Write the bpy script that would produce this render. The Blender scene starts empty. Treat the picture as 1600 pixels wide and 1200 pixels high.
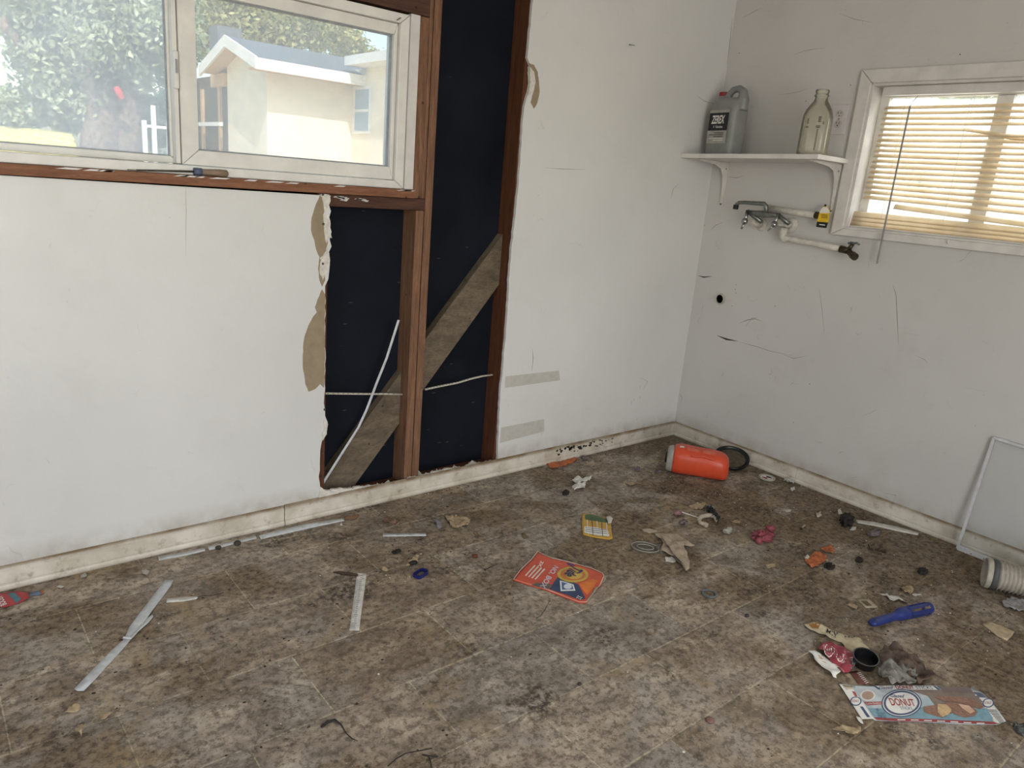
import bpy, bmesh, math, random
import numpy as np
from mathutils import Vector, Matrix, noise
from mathutils.geometry import delaunay_2d_cdt, tessellate_polygon
random.seed(7)
PI = math.pi
scn = bpy.context.scene
COL = scn.collection

# ------------------------------------------------------------------ camera
R = np.array([[0.7755398040590167, -0.6260500744589127, 0.08123617784024437],
              [-0.1060284747680412, -0.25602440979405594, -0.9608378969045549],
              [0.6223310813855152, 0.7365546862654497, -0.26493625512930474]])
CAM = np.array([-3.13630416, -2.3337035, 1.25])
F = 1157.6366
cd = bpy.data.cameras.new('camera')
cam = bpy.data.objects.new('camera', cd)
COL.objects.link(cam)
cd.sensor_width = 36
cd.lens = F / 1600 * 36
cd.clip_start = 0.05
M = Matrix.Identity(4)
for i in range(3):
    M[i][0] = R[0][i]; M[i][1] = -R[1][i]; M[i][2] = -R[2][i]; M[i][3] = CAM[i]
cam.matrix_world = M
scn.camera = cam

# ------------------------------------------------------------------ view, sky, sun, daylight through the door and window behind
scn.view_settings.view_transform = 'Standard'
scn.view_settings.look = 'None'
scn.view_settings.exposure = 0.1
scn.cycles.max_bounces = 8; scn.cycles.diffuse_bounces = 4; scn.cycles.glossy_bounces = 3; scn.cycles.transmission_bounces = 6
scn.view_settings.gamma = 1.0
scn.view_settings.use_curve_mapping = False
w = bpy.data.worlds.new('sky'); scn.world = w; w.use_nodes = True
nt = w.node_tree
bg = nt.nodes['Background']
sky = nt.nodes.new('ShaderNodeTexSky')
sky.sky_type = 'NISHITA'
sky.sun_disc = False
sky.sun_elevation = math.radians(48)
sky.sun_rotation = math.radians(200)
sky.air_density = 1.3; sky.dust_density = 2.0; sky.ozone_density = 1.5
nt.links.new(sky.outputs[0], bg.inputs[0])
bg.inputs[1].default_value = 0.42

def light(name, kind, loc, rot, energy, color, **kw):
    d = bpy.data.lights.new(name, kind); d.energy = energy; d.color = color
    for k, v in kw.items(): setattr(d, k, v)
    o = bpy.data.objects.new(name, d); o.location = loc; o.rotation_euler = rot
    COL.objects.link(o); return o
sun = light('sun', 'SUN', (0, 0, 8), (0, 0, 0), 5.5, (1.0, 0.95, 0.86), angle=math.radians(0.6))
sun.rotation_euler = Vector((0.30, 0.80, -0.95)).to_track_quat('-Z', 'Y').to_euler()
light('window_fill', 'AREA', (0.85, -1.35, 2.30), (0, math.radians(48), 0), 62, (1.0, 0.96, 0.86), shape='RECTANGLE', size=0.6, size_y=1.6)  # added area lamp, above the view outside the right window, brightens the blind
light('door_daylight', 'AREA', (-2.75, -4.02, 1.1), (PI/2, 0, 0), 46, (0.97, 0.985, 1.0), shape='RECTANGLE', size=1.7, size_y=2.0)
light('side_daylight', 'AREA', (-4.68, -1.9, 1.45), (0, -PI/2, 0), 9, (0.98, 0.99, 1.0), shape='RECTANGLE', size=1.0, size_y=1.3)

# ------------------------------------------------------------------ pixel -> real planes
def ray(x, y): return R.T @ np.array([(x-800)/F, (y-600)/F, 1.0])
def onA(x, y, off=0.0):
    d = ray(x, y); t = (off-CAM[1])/d[1]; return Vector(CAM+t*d)
def onB(x, y, off=0.0):
    d = ray(x, y); t = (off-CAM[0])/d[0]; return Vector(CAM+t*d)
def fl(x, y, z=0.0):
    d = ray(x, y); t = (z-CAM[2])/d[2]; return Vector(CAM+t*d)

# ------------------------------------------------------------------ materials
def srgb(r, g, b):
    def c(v):
        v /= 255.0
        return v/12.92 if v <= 0.04045 else ((v+0.055)/1.055)**2.4
    return (c(r), c(g), c(b), 1.0)
MATS = {}
class NT:
    def __init__(s, name):
        s.m = bpy.data.materials.new(name); s.m.use_nodes = True
        s.t = s.m.node_tree; s.b = s.t.nodes['Principled BSDF']; s.out = s.t.nodes['Material Output']
    def n(s, typ, **kw):
        x = s.t.nodes.new('ShaderNode'+typ)
        for k, v in kw.items():
            if isinstance(k, str) and hasattr(x, k): setattr(x, k, v)
        return x
    def l(s, a, b): s.t.links.new(a, b)
    def coord(s, scale=(1, 1, 1), obj=False):
        if obj:
            o = s.n('TexCoord').outputs['Object']
        else:
            o = s.n('NewGeometry').outputs['Position']
        mp = s.n('Mapping'); mp.inputs['Scale'].default_value = scale
        s.l(o, mp.inputs[0]); return mp.outputs[0]
    def noise(s, vec, scale, detail=6, rough=0.6, dist=0.0):
        x = s.n('TexNoise'); x.inputs['Scale'].default_value = scale; x.inputs['Detail'].default_value = detail
        x.inputs['Roughness'].default_value = rough; x.inputs['Distortion'].default_value = dist
        s.l(vec, x.inputs['Vector']); return x.outputs['Fac']
    def ramp(s, fac, stops, interp='LINEAR'):
        x = s.n('ValToRGB'); x.color_ramp.interpolation = interp
        e = x.color_ramp.elements
        while len(e) < len(stops): e.new(0.5)
        for i, (p, c) in enumerate(stops):
            e[i].position = p
            e[i].color = c if not isinstance(c, (int, float)) else (c, c, c, 1)
        s.l(fac, x.inputs[0]); return x.outputs[0]
    def mix(s, fac, a, b, mode='MIX'):
        x = s.n('Mix'); x.data_type = 'RGBA'; x.blend_type = mode
        if isinstance(fac, (int, float)): x.inputs[0].default_value = fac
        else: s.l(fac, x.inputs[0])
        for i, v in ((6, a), (7, b)):
            if isinstance(v, tuple): x.inputs[i].default_value = v
            else: s.l(v, x.inputs[i])
        return x.outputs[2]
    def math(s, op, a, b=0.0):
        x = s.n('Math'); x.operation = op
        for i, v in ((0, a), (1, b)):
            if isinstance(v, (int, float)): x.inputs[i].default_value = v
            else: s.l(v, x.inputs[i])
        return x.outputs[0]
    def bump(s, h, strength=0.3, dist=0.002):
        x = s.n('Bump'); x.inputs['Strength'].default_value = strength; x.inputs['Distance'].default_value = dist
        s.l(h, x.inputs['Height']); s.l(x.outputs[0], s.b.inputs['Normal'])

def mat(key, rgb, rough=0.6, metal=0.0, var=0.12, scale=30, bump=0.0, spec=0.4, trans=0.0, coat=0.0):
    """plain procedural surface: colour broken up by noise, optional fine relief"""
    if key in MATS: return MATS[key]
    t = NT(key); c = srgb(*rgb)
    v = t.coord()
    n = t.noise(v, scale, 5)
    d = tuple(max(0, x*(1-var*2)) for x in c[:3])+(1,)
    e = tuple(min(1, x*(1+var)) for x in c[:3])+(1,)
    t.l(t.ramp(n, [(0.3, d), (0.7, e)]), t.b.inputs['Base Color'])
    t.b.inputs['Roughness'].default_value = rough; t.b.inputs['Metallic'].default_value = metal
    t.b.inputs['Specular IOR Level'].default_value = spec
    t.b.inputs['Coat Weight'].default_value = coat
    if trans: t.b.inputs['Transmission Weight'].default_value = trans
    if bump: t.bump(n, bump, 0.002)
    MATS[key] = t.m; return t.m

def wall_paint(key, base, dirt_amt=0.5, rough=0.38, axis='x', seed=0.0):
    t = NT(key)
    v = t.coord()
    big = t.noise(v, 1.3, 4)
    mid = t.noise(v, 9, 6, 0.65)
    c = srgb(*base)
    lo = tuple(x*0.90 for x in c[:3])+(1,)
    col = t.mix(t.ramp(big, [(0.35, 0.0), (0.7, 1.0)]), c, lo)
    # soft grime blotches
    grime = t.ramp(t.noise(v, 3.1, 8, 0.7), [(0.56, 0.0), (0.80, 1.0)])
    col = t.mix(t.math('MULTIPLY', grime, 0.28*dirt_amt), col, srgb(150, 138, 120))
    # thin scratches and scuffs
    for sc, lo_, hi_, am, rot in ((2.6, 0.0, 0.0045, 0.55, 0.3), (5.5, 0.0, 0.007, 0.4, 1.1)):
        mp = t.n('Mapping'); mp.inputs['Rotation'].default_value = (rot, rot*0.7+seed, rot*1.3)
        t.l(t.coord((1, 1, 1)), mp.inputs[0])
        dn = t.n('TexNoise'); dn.inputs['Scale'].default_value = 4.0; dn.inputs['Detail'].default_value = 4
        t.l(mp.outputs[0], dn.inputs['Vector'])
        ad = t.n('VectorMath'); ad.operation = 'ADD'
        scv = t.n('VectorMath'); scv.operation = 'SCALE'; scv.inputs['Scale'].default_value = 0.35
        t.l(dn.outputs['Color'], scv.inputs[0]); t.l(mp.outputs[0], ad.inputs[0]); t.l(scv.outputs[0], ad.inputs[1])
        vo = t.n('TexVoronoi'); vo.feature = 'DISTANCE_TO_EDGE'; vo.inputs['Scale'].default_value = sc
        t.l(ad.outputs[0], vo.inputs['Vector'])
        line = t.ramp(vo.outputs['Distance'], [(lo_, 1.0), (hi_, 0.0)])
        mask = t.ramp(t.noise(v, 5.0+sc, 3), [(0.60, 0.0), (0.66, 1.0)])
        f = t.math('MULTIPLY', t.math('MULTIPLY', line, mask), am*dirt_amt)
        col = t.mix(f, col, srgb(90, 84, 74))
    # specks
    sp = t.n('TexVoronoi'); sp.inputs['Scale'].default_value = 22; t.l(v, sp.inputs['Vector'])
    sf = t.math('MULTIPLY', t.ramp(sp.outputs['Distance'], [(0.025, 1.0), (0.05, 0.0)]), t.ramp(t.noise(v, 7, 2), [(0.55, 0.0), (0.6, 1.0)]))
    col = t.mix(t.math('MULTIPLY', sf, 0.6*dirt_amt), col, srgb(70, 62, 52))
    # splash dirt close to the floor
    sx = t.n('SeparateXYZ'); t.l(v, sx.inputs[0])
    low = t.math('MULTIPLY', t.ramp(sx.outputs['Z'], [(0.05, 1.0), (0.14, 0.0)]), t.ramp(t.noise(v, 14, 6), [(0.35, 0.1), (0.65, 0.7)]))
    col = t.mix(low, col, srgb(140, 125, 98))
    t.l(col, t.b.inputs['Base Color'])
    t.l(t.ramp(mid, [(0.3, rough-0.06), (0.7, rough+0.14)]), t.b.inputs['Roughness'])
    t.b.inputs['Specular IOR Level'].default_value = 0.45
    fine = t.noise(v, 120, 3)
    blot = t.ramp(t.noise(v, 26, 5, 0.55), [(0.45, 0.0), (0.62, 1.0)])
    h = t.math('ADD', t.math('MULTIPLY', blot, 0.8), t.math('MULTIPLY', fine, 0.25))
    t.bump(h, 0.35, 0.0012)
    return t.m

def wood(key, a, b, vec_scale, rough=0.7, knots=False):
    t = NT(key)
    v = t.coord(vec_scale)
    n = t.noise(v, 9, 8, 0.65, 0.4)
    f = t.noise(v, 40, 4, 0.7, 0.2)
    col = t.ramp(n, [(0.3, srgb(*a)), (0.7, srgb(*b))])
    col = t.mix(t.ramp(f, [(0.45, 0.0), (0.75, 0.6)]), col, tuple(x*0.55 for x in srgb(*a)[:3])+(1,))
    sp = t.n('TexVoronoi'); sp.inputs['Scale'].default_value = 13; t.l(t.coord(), sp.inputs['Vector'])
    col = t.mix(t.math('MULTIPLY', t.ramp(sp.outputs['Distance'], [(0.045, 1.0), (0.075, 0.0)]), 0.75), col, srgb(35, 22, 15))
    t.l(col, t.b.inputs['Base Color']); t.b.inputs['Roughness'].default_value = rough
    t.b.inputs['Specular IOR Level'].default_value = 0.25
    t.bump(f, 0.3, 0.001); return t.m

def floor_nodes(key, grout=False):
    t = NT(key); v = t.coord()
    vs = t.coord((1.0, 1.45, 1.0))
    n1 = t.noise(vs, 8, 12, 0.74, 0.25)
    n2 = t.noise(v, 2.2, 6, 0.6, 0.8)
    n3 = t.noise(v, 48, 10, 0.78)
    if grout:
        col = t.ramp(n1, [(0.3, srgb(168, 157, 132)), (0.7, srgb(206, 196, 170))])
    else:
        col = t.ramp(n1, [(0.34, srgb(110, 99, 88)), (0.50, srgb(157, 146, 133)), (0.66, srgb(200, 188, 170))])
        oi = t.n('ObjectInfo')
        tint = t.ramp(oi.outputs['Random'], [(0.0, srgb(206, 190, 168)), (0.35, srgb(232, 222, 210)), (0.7, srgb(246, 240, 232)), (1.0, srgb(214, 214, 218))])
        col = t.mix(0.75, col, tint, 'MULTIPLY')
        col = t.mix(t.ramp(t.noise(vs, 3.0, 5, 0.6, 1.0), [(0.52, 0.0), (0.72, 0.55)]), col, srgb(156, 152, 146))
    if grout:
        col = t.mix(t.ramp(t.noise(v, 4.5, 6, 0.65), [(0.48, 0.0), (0.62, 0.75)]), col, srgb(122, 111, 97))
    # fine stone mottle
    col = t.mix(t.ramp(n3, [(0.43, 0.75), (0.52, 0.0)]), col, srgb(84, 73, 59))
    col = t.mix(t.ramp(t.noise(v, 60, 5, 0.7), [(0.56, 0.0), (0.72, 0.45)]), col, srgb(192, 182, 160))
    # trodden-in brown dirt: patches with a shape of their own, thicker to the corner and the right wall
    sx = t.n('SeparateXYZ'); t.l(v, sx.inputs[0])
    gx = t.math('MULTIPLY', t.math('SUBTRACT', t.math('ABSOLUTE', t.math('ADD', sx.outputs['X'], 2.05)), 0.42), 0.095)
    p = t.math('ADD', t.noise(vs, 2.4, 9, 0.66, 0.6), t.math('MINIMUM', t.math('MAXIMUM', gx, -0.04), 0.15))
    dirt = t.ramp(p, [(0.52, 0.0), (0.60, 0.75), (0.75, 0.95)])
    dcol = t.ramp(n3, [(0.4, srgb(64, 50, 34)), (0.6, srgb(126, 108, 82))])
    col = t.mix(t.math('MULTIPLY', dirt, 0.9 if not grout else 0.62), col, dcol)
    # sandy yellowed stains
    ys = t.ramp(t.noise(v, 3.4, 7, 0.65, 0.5), [(0.58, 0.0), (0.68, 0.75)])
    col = t.mix(t.math('MULTIPLY', ys, t.ramp(n3, [(0.4, 0.3), (0.6, 1.0)])), col, srgb(156, 134, 98))
    # dark spots
    ds = t.math('MULTIPLY', t.ramp(t.noise(v, 5.2, 8, 0.7, 0.3), [(0.55, 0.0), (0.64, 1.0)]), t.ramp(t.noise(v, 55, 8, 0.75), [(0.46, 0.0), (0.54, 1.0)]))
    col = t.mix(t.math('MULTIPLY', ds, 0.85), col, srgb(44, 35, 26))
    sp = t.n('TexVoronoi'); sp.inputs['Scale'].default_value = 34; t.l(v, sp.inputs['Vector'])
    sf = t.math('MULTIPLY', t.ramp(sp.outputs['Distance'], [(0.05, 1.0), (0.10, 0.0)]), t.ramp(t.noise(v, 9, 2), [(0.5, 0.0), (0.6, 1.0)]))
    col = t.mix(t.math('MULTIPLY', sf, 0.8), col, srgb(38, 30, 22))
    # fine pale scratches
    vo = t.n('TexVoronoi'); vo.feature = 'DISTANCE_TO_EDGE'; vo.inputs['Scale'].default_value = 4.3
    dn = t.n('TexNoise'); dn.inputs['Scale'].default_value = 3.0; dn.inputs['Detail'].default_value = 5; t.l(v, dn.inputs['Vector'])
    ad = t.n('VectorMath'); ad.operation = 'ADD'; t.l(v, ad.inputs[0]); t.l(dn.outputs['Color'], ad.inputs[1]); t.l(ad.outputs[0], vo.inputs['Vector'])
    sl = t.math('MULTIPLY', t.ramp(vo.outputs['Distance'], [(0.0, 1.0), (0.012, 0.0)]), t.ramp(t.noise(v, 6, 2), [(0.52, 0.0), (0.6, 0.5)]))
    col = t.mix(sl, col, srgb(170, 158, 134))
    t.l(col, t.b.inputs['Base Color'])
    t.l(t.ramp(dirt, [(0.0, 0.55), (1.0, 0.85)]), t.b.inputs['Roughness'])
    t.b.inputs['Specular IOR Level'].default_value = 0.35
    t.bump(t.math('ADD', n1, t.math('MULTIPLY', n3, 0.5)), 0.35, 0.002)
    return t.m

# ------------------------------------------------------------------ object helpers
def tag(o, label=None, cat=None, group=None, kind=None):
    if label: o['label'] = label
    if cat: o['category'] = cat
    if group: o['group'] = group
    if kind: o['kind'] = kind
    return o
def empty(name, loc=(0, 0, 0), label=None, cat=None, group=None, kind=None):
    o = bpy.data.objects.new(name, None); o.location = loc; o.empty_display_size = 0.05
    COL.objects.link(o); return tag(o, label, cat, group, kind)
def link(name, verts, faces, material, parent=None, smooth=False, recenter=True):
    """one mesh object from world-space verts"""
    verts = [Vector(v) for v in verts]
    if parent is not None:
        off = world_loc(parent)
    elif recenter and verts:
        xs = [v.x for v in verts]; ys = [v.y for v in verts]
        off = Vector(((min(xs)+max(xs))/2, (min(ys)+max(ys))/2, min(v.z for v in verts)))
    else:
        off = Vector((0, 0, 0))
    me = bpy.data.meshes.new(name)
    me.from_pydata([tuple(v-off) for v in verts], [], faces)
    mats = material if isinstance(material, list) else [material]
    for m in mats: me.materials.append(m)
    if smooth:
        for p in me.polygons: p.use_smooth = True
    me.update()
    o = bpy.data.objects.new(name, me)
    COL.objects.link(o)
    if parent is not None: o.parent = parent
    else: o.location = off
    return o
def world_loc(o):
    p = Vector(o.location)
    while o.parent is not None:
        o = o.parent; p += Vector(o.location)
    return p
class G:
    """geometry collector in world space"""
    def __init__(s): s.v = []; s.f = []
    def add(s, vs, fs):
        b = len(s.v); s.v += [Vector(v) for v in vs]; s.f += [tuple(i+b for i in f) for f in fs]; return s
    def box(s, a, b, jit=0.0):
        x0, y0, z0 = (min(a[i], b[i]) for i in range(3)); x1, y1, z1 = (max(a[i], b[i]) for i in range(3))
        vs = [(x, y, z) for x in (x0, x1) for y in (y0, y1) for z in (z0, z1)]
        return s.add(vs, [(0, 1, 3, 2), (4, 6, 7, 5), (0, 4, 5, 1), (2, 3, 7, 6), (0, 2, 6, 4), (1, 5, 7, 3)])
    def obox(s, c, ux, uy, uz, hx, hy, hz):
        c = Vector(c); ux = Vector(ux).normalized()*hx; uy = Vector(uy).normalized()*hy; uz = Vector(uz).normalized()*hz
        vs = [c+ux*i+uy*j+uz*k for i in (-1, 1) for j in (-1, 1) for k in (-1, 1)]
        return s.add(vs, [(0, 1, 3, 2), (4, 6, 7, 5), (0, 4, 5, 1), (2, 3, 7, 6), (0, 2, 6, 4), (1, 5, 7, 3)])
    def tube(s, pts, r, n=12, cap=True, flat=1.0, up=None):
        pts = [Vector(p) for p in pts]; rs = r if isinstance(r, (list, tuple)) else [r]*len(pts)
        rings = []; prev = None
        for i, p in enumerate(pts):
            d = (pts[min(i+1, len(pts)-1)]-pts[max(i-1, 0)]).normalized()
            if prev is None:
                u = Vector(up) if up else (Vector((0, 0, 1)) if abs(d.z) < 0.9 else Vector((1, 0, 0)))
            else: u = prev
            a = (u-d*u.dot(d)).normalized(); prev = a; b = d.cross(a)
            rings.append([p+a*math.cos(2*PI*k/n)*rs[i]*flat+b*math.sin(2*PI*k/n)*rs[i] for k in range(n)])
        vs = [v for rg in rings for v in rg]; fs = []
        for i in range(len(rings)-1):
            for k in range(n):
                k2 = (k+1) % n; fs.append((i*n+k, i*n+k2, (i+1)*n+k2, (i+1)*n+k))
        if cap:
            fs.append(tuple(reversed(range(n)))); fs.append(tuple((len(rings)-1)*n+k for k in range(n)))
        return s.add(vs, fs)
    def loft(s, rings, cap=True):
        n = len(rings[0]); vs = [v for rg in rings for v in rg]; fs = []
        for i in range(len(rings)-1):
            for k in range(n):
                k2 = (k+1) % n; fs.append((i*n+k, i*n+k2, (i+1)*n+k2, (i+1)*n+k))
        if cap:
            fs.append(tuple(reversed(range(n)))); fs.append(tuple((len(rings)-1)*n+k for k in range(n)))
        return s.add(vs, fs)
    def lathe(s, c, axis, prof, n=24, cap=False):
        axis = Vector(axis).normalized(); a = axis.orthogonal().normalized(); b = axis.cross(a); c = Vector(c)
        return s.loft([[c+axis*h+(a*math.cos(2*PI*k/n)+b*math.sin(2*PI*k/n))*max(r, 1e-5) for k in range(n)] for r, h in prof], cap)
    def obj(s, name, m, parent=None, smooth=False, bevel=0.0, seg=2, sub=0, solid=0.0, remesh=0.0):
        o = link(name, s.v, s.f, m, parent, smooth)
        if solid:
            q = o.modifiers.new('solid', 'SOLIDIFY'); q.thickness = solid; q.offset = 1
        if remesh:
            q = o.modifiers.new('remesh', 'REMESH'); q.mode = 'VOXEL'; q.voxel_size = remesh; q.use_smooth_shade = True
            q = o.modifiers.new('smooth', 'SMOOTH'); q.factor = 0.5; q.iterations = 6
        if bevel:
            q = o.modifiers.new('bevel', 'BEVEL'); q.width = bevel; q.segments = seg; q.limit_method = 'ANGLE'; q.angle_limit = math.radians(40)
        if sub:
            q = o.modifiers.new('sub', 'SUBSURF'); q.levels = sub; q.render_levels = sub
        return o

def prism(loops, f0, f1):
    """extrude 2D loops (first outer, rest holes) between the two mappings"""
    l3 = [[Vector((p[0], p[1], 0)) for p in lp] for lp in loops]
    tris = tessellate_polygon(l3)
    flat = [p for lp in loops for p in lp]; n = len(flat)
    vs = [f0(*p) for p in flat]+[f1(*p) for p in flat]; fs = []
    for t in tris:
        fs.append(tuple(t)); fs.append(tuple(i+n for i in reversed(t)))
    b = 0
    for lp in loops:
        k = len(lp)
        for i in range(k):
            j = (i+1) % k; fs.append((b+i, b+j, b+j+n, b+i+n))
        b += k
    g = G(); g.add(vs, fs)
    return g
def fixn(o):
    bm = bmesh.new(); bm.from_mesh(o.data); bmesh.ops.recalc_face_normals(bm, faces=bm.faces); bm.to_mesh(o.data); bm.free(); return o

def jag(pts, amp, step):
    """roughen a polyline of 2D points"""
    out = []
    for (a, b) in zip(pts[:-1], pts[1:]):
        a = Vector(a[:2]); b = Vector(b[:2]); L = (b-a).length; n = max(1, int(L/step))
        nrm = Vector((-(b-a).y, (b-a).x)).normalized() if L > 0 else Vector((0, 0))
        for i in range(n):
            p = a+(b-a)*(i/n)
            out.append(tuple(p+nrm*random.uniform(-amp, amp)) if i else tuple(p))
    out.append(tuple(pts[-1][:2])); return out
def A2(x, y): p = onA(x, y, 0); return (p.x, p.z)
def B2(x, y): p = onB(x, y, 0); return (p.y, p.z)

# ------------------------------------------------------------------ common materials
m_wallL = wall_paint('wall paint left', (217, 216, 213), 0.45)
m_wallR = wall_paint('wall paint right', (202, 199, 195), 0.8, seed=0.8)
m_ceil = mat('ceiling paint', (225, 224, 220), 0.8)
m_tile = floor_nodes('stone look tile')
m_grout = floor_nodes('pale tile joint', True)
m_studV = wood('old stud wood', (98, 70, 52), (146, 109, 84), (9, 9, 0.7))
m_studD = wood('dark stud wood', (76, 44, 28), (104, 66, 44), (9, 9, 0.7))
m_header = wood('dark header wood', (66, 44, 36), (98, 68, 54), (0.8, 9, 9))
m_sill = wood('sill wood', (112, 74, 54), (148, 104, 78), (0.8, 9, 9))
m_brace = wood('weathered brace', (84, 74, 61), (126, 112, 93), (1.2, 6, 3.0))
m_felt = None
t = NT('black building felt'); v = t.coord((1, 1, 1))
c = t.ramp(t.noise(v, 3, 5), [(0.3, srgb(17, 19, 26)), (0.7, srgb(27, 30, 39))])
vo = t.n('TexVoronoi'); vo.inputs['Scale'].default_value = 1.0; t.l(t.coord((9, 1, 45)), vo.inputs['Vector'])
c = t.mix(t.math('MULTIPLY', t.ramp(vo.outputs['Distance'], [(0.05, 1.0), (0.10, 0.0)]), t.ramp(t.noise(v, 6, 2), [(0.48, 0.0), (0.56, 0.55)])), c, srgb(98, 94, 88))
t.l(c, t.b.inputs['Base Color']); t.b.inputs['Roughness'].default_value = 0.85; t.b.inputs['Specular IOR Level'].default_value = 0.12; t.bump(t.noise(v, 60, 4), 0.4, 0.001)
m_felt = t.m
m_kraft = mat('torn brown paper', (150, 134, 110), 0.85, var=0.08, bump=0.1)
m_gyp = mat('broken gypsum', (214, 209, 199), 0.9, var=0.12, scale=60, bump=0.4)
m_vinylf = mat('white vinyl frame', (222, 220, 213), 0.4, var=0.06, scale=12)
m_trim = mat('white trim paint', (212, 208, 203), 0.42, var=0.06, scale=14, bump=0.05)
t = NT('dirty baseboard paint'); v = t.coord()
c = t.ramp(t.noise(v, 9, 7), [(0.3, srgb(178, 168, 150)), (0.62, srgb(214, 207, 194))])
c = t.mix(t.ramp(t.noise(v, 22, 7, 0.7), [(0.55, 0.0), (0.72, 0.75)]), c, srgb(120, 100, 74))
sx = t.n('SeparateXYZ'); t.l(v, sx.inputs[0])
c = t.mix(t.math('MULTIPLY', t.ramp(sx.outputs['Z'], [(0.060, 0.0), (0.071, 1.0)]), t.ramp(t.noise(v, 8, 5), [(0.3, 0.5), (0.6, 1.0)])), c, srgb(112, 90, 60))
c = t.mix(t.ramp(sx.outputs['Z'], [(0.0165, 0.0), (0.0172, 0.75), (0.0190, 0.75), (0.0197, 0.0)]), c, srgb(92, 78, 60))
c = t.mix(t.ramp(sx.outputs['Z'], [(0.0, 0.7), (0.006, 0.0)]), c, srgb(92, 78, 60))
t.l(c, t.b.inputs['Base Color']); t.b.inputs['Roughness'].default_value = 0.5; t.bump(t.noise(v, 40, 4), 0.2, 0.002)
m_base = t.m
m_black = mat('black plastic', (16, 16, 18), 0.35, var=0.1)
m_chrome = mat('worn chrome', (170, 170, 168), 0.25, 1.0, var=0.15, scale=60)
m_galv = mat('galvanised tube', (128, 132, 128), 0.38, 0.85, var=0.15, scale=60)
m_pipe = mat('painted pipe', (206, 201, 190), 0.45, var=0.1, scale=40)
m_brass = mat('dark brass', (84, 74, 58), 0.45, 0.8, var=0.3, scale=90)
m_steel = mat('rusty screw', (92, 84, 76), 0.6, 0.6, var=0.3, scale=200)

def glass(key, veil, rgb=(225, 230, 235), rough=0.02, screen=False):
    t = NT(key); v = t.coord()
    tr = t.n('BsdfTransparent'); tr.inputs[0].default_value = (0.97, 0.98, 0.98, 1)
    df = t.n('BsdfDiffuse'); df.inputs[0].default_value = srgb(*rgb)
    tl = t.n('BsdfTranslucent'); tl.inputs[0].default_value = srgb(*rgb)
    gl = t.n('BsdfGlossy'); gl.inputs['Roughness'].default_value = rough
    m1 = t.n('MixShader'); m1.inputs[0].default_value = 0.75; t.l(df.outputs[0], m1.inputs[1]); t.l(tl.outputs[0], m1.inputs[2])
    m2 = t.n('MixShader'); m2.inputs[0].default_value = 0.008; t.l(tr.outputs[0], m2.inputs[1]); t.l(gl.outputs[0], m2.inputs[2])
    m3 = t.n('MixShader')
    f = t.ramp(t.noise(v, 5, 8, 0.7), [(0.3, veil*0.75), (0.75, veil*1.3)])
    t.l(f, m3.inputs[0]); t.l(m2.outputs[0], m3.inputs[1]); t.l(m1.outputs[0], m3.inputs[2])
    t.l(m3.outputs[0], t.out.inputs['Surface'])
    return t.m
m_glassL = glass('dusty glass', 0.36)
m_glassR = glass('dusty glass by the screen', 0.2)
m_screen = glass('grey insect screen', 0.22, (200, 200, 196))
m_glassB = glass('cloudy side glass', 0.30)

# ================================================================== SETTING
# ---- floor: offset 41 x 25.6 cm stone-look tiles with pale joints
floor = empty('floor', (0, 0, 0), kind='structure')
g = G().box((-4.7, -4.1, -0.06), (0.0, 0.0, -0.0012)); g.obj('tile_joint_bed', m_grout, floor)
g = G().box((-4.7, -4.1, -0.30), (0.14, 0.14, -0.061)); g.obj('subfloor', m_header, floor)
TW, TH, J = 0.41, 0.2556, 0.0018
tile_me = {}
def tile(x0, x1, y0, y1):
    key = (round(x1-x0, 3), round(y1-y0, 3))
    if key not in tile_me:
        hx, hy, b = (x1-x0)/2-J, (y1-y0)/2-J, 0.0012
        vs = [(-hx, -hy, -.0012), (hx, -hy, -.0012), (hx, hy, -.0012), (-hx, hy, -.0012),
              (-hx+b, -hy+b, 0), (hx-b, -hy+b, 0), (hx-b, hy-b, 0), (-hx+b, hy-b, 0)]
        me = bpy.data.meshes.new('tile')
        me.from_pydata(vs, [], [(4, 5, 6, 7), (0, 1, 5, 4), (1, 2, 6, 5), (2, 3, 7, 6), (3, 0, 4, 7)])
        me.materials.append(m_tile); tile_me[key] = me
    o = bpy.data.objects.new('tile', tile_me[key]); o.location = ((x0+x1)/2, (y0+y1)/2, 0)
    o.parent = floor; COL.objects.link(o)
row = 0; y1 = 0.0
yb = [0.0]+[-0.207-TH*k for k in range(16)]
for r_, (ya, yb_) in enumerate(zip(yb[:-1], yb[1:])):
    if yb_ < -4.1: break
    base = -1.015 if r_ % 2 == 0 else -1.22     # rows alternate by half a tile
    xs = [0.0]
    k = 2
    while base+TW*k > -0.03: k -= 1
    while base+TW*k > -4.7:
        xs.append(base+TW*k); k -= 1
    xs.append(-4.7)
    for xa, xb in zip(xs[:-1], xs[1:]):
        if xa-xb > 0.03: tile(xb, xa, yb_, ya)

# ---- left wall (plane y = 0): drywall sheets, framing, black felt sheathing
wl = empty('wall_left', (-2.3, 0, 0), kind='structure')
fA = lambda d: (lambda x, z: Vector((x, d, z)))
WX0, WX1, WZ0, WZ1 = -3.20, -1.735, 1.187, 1.748      # window opening
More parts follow.
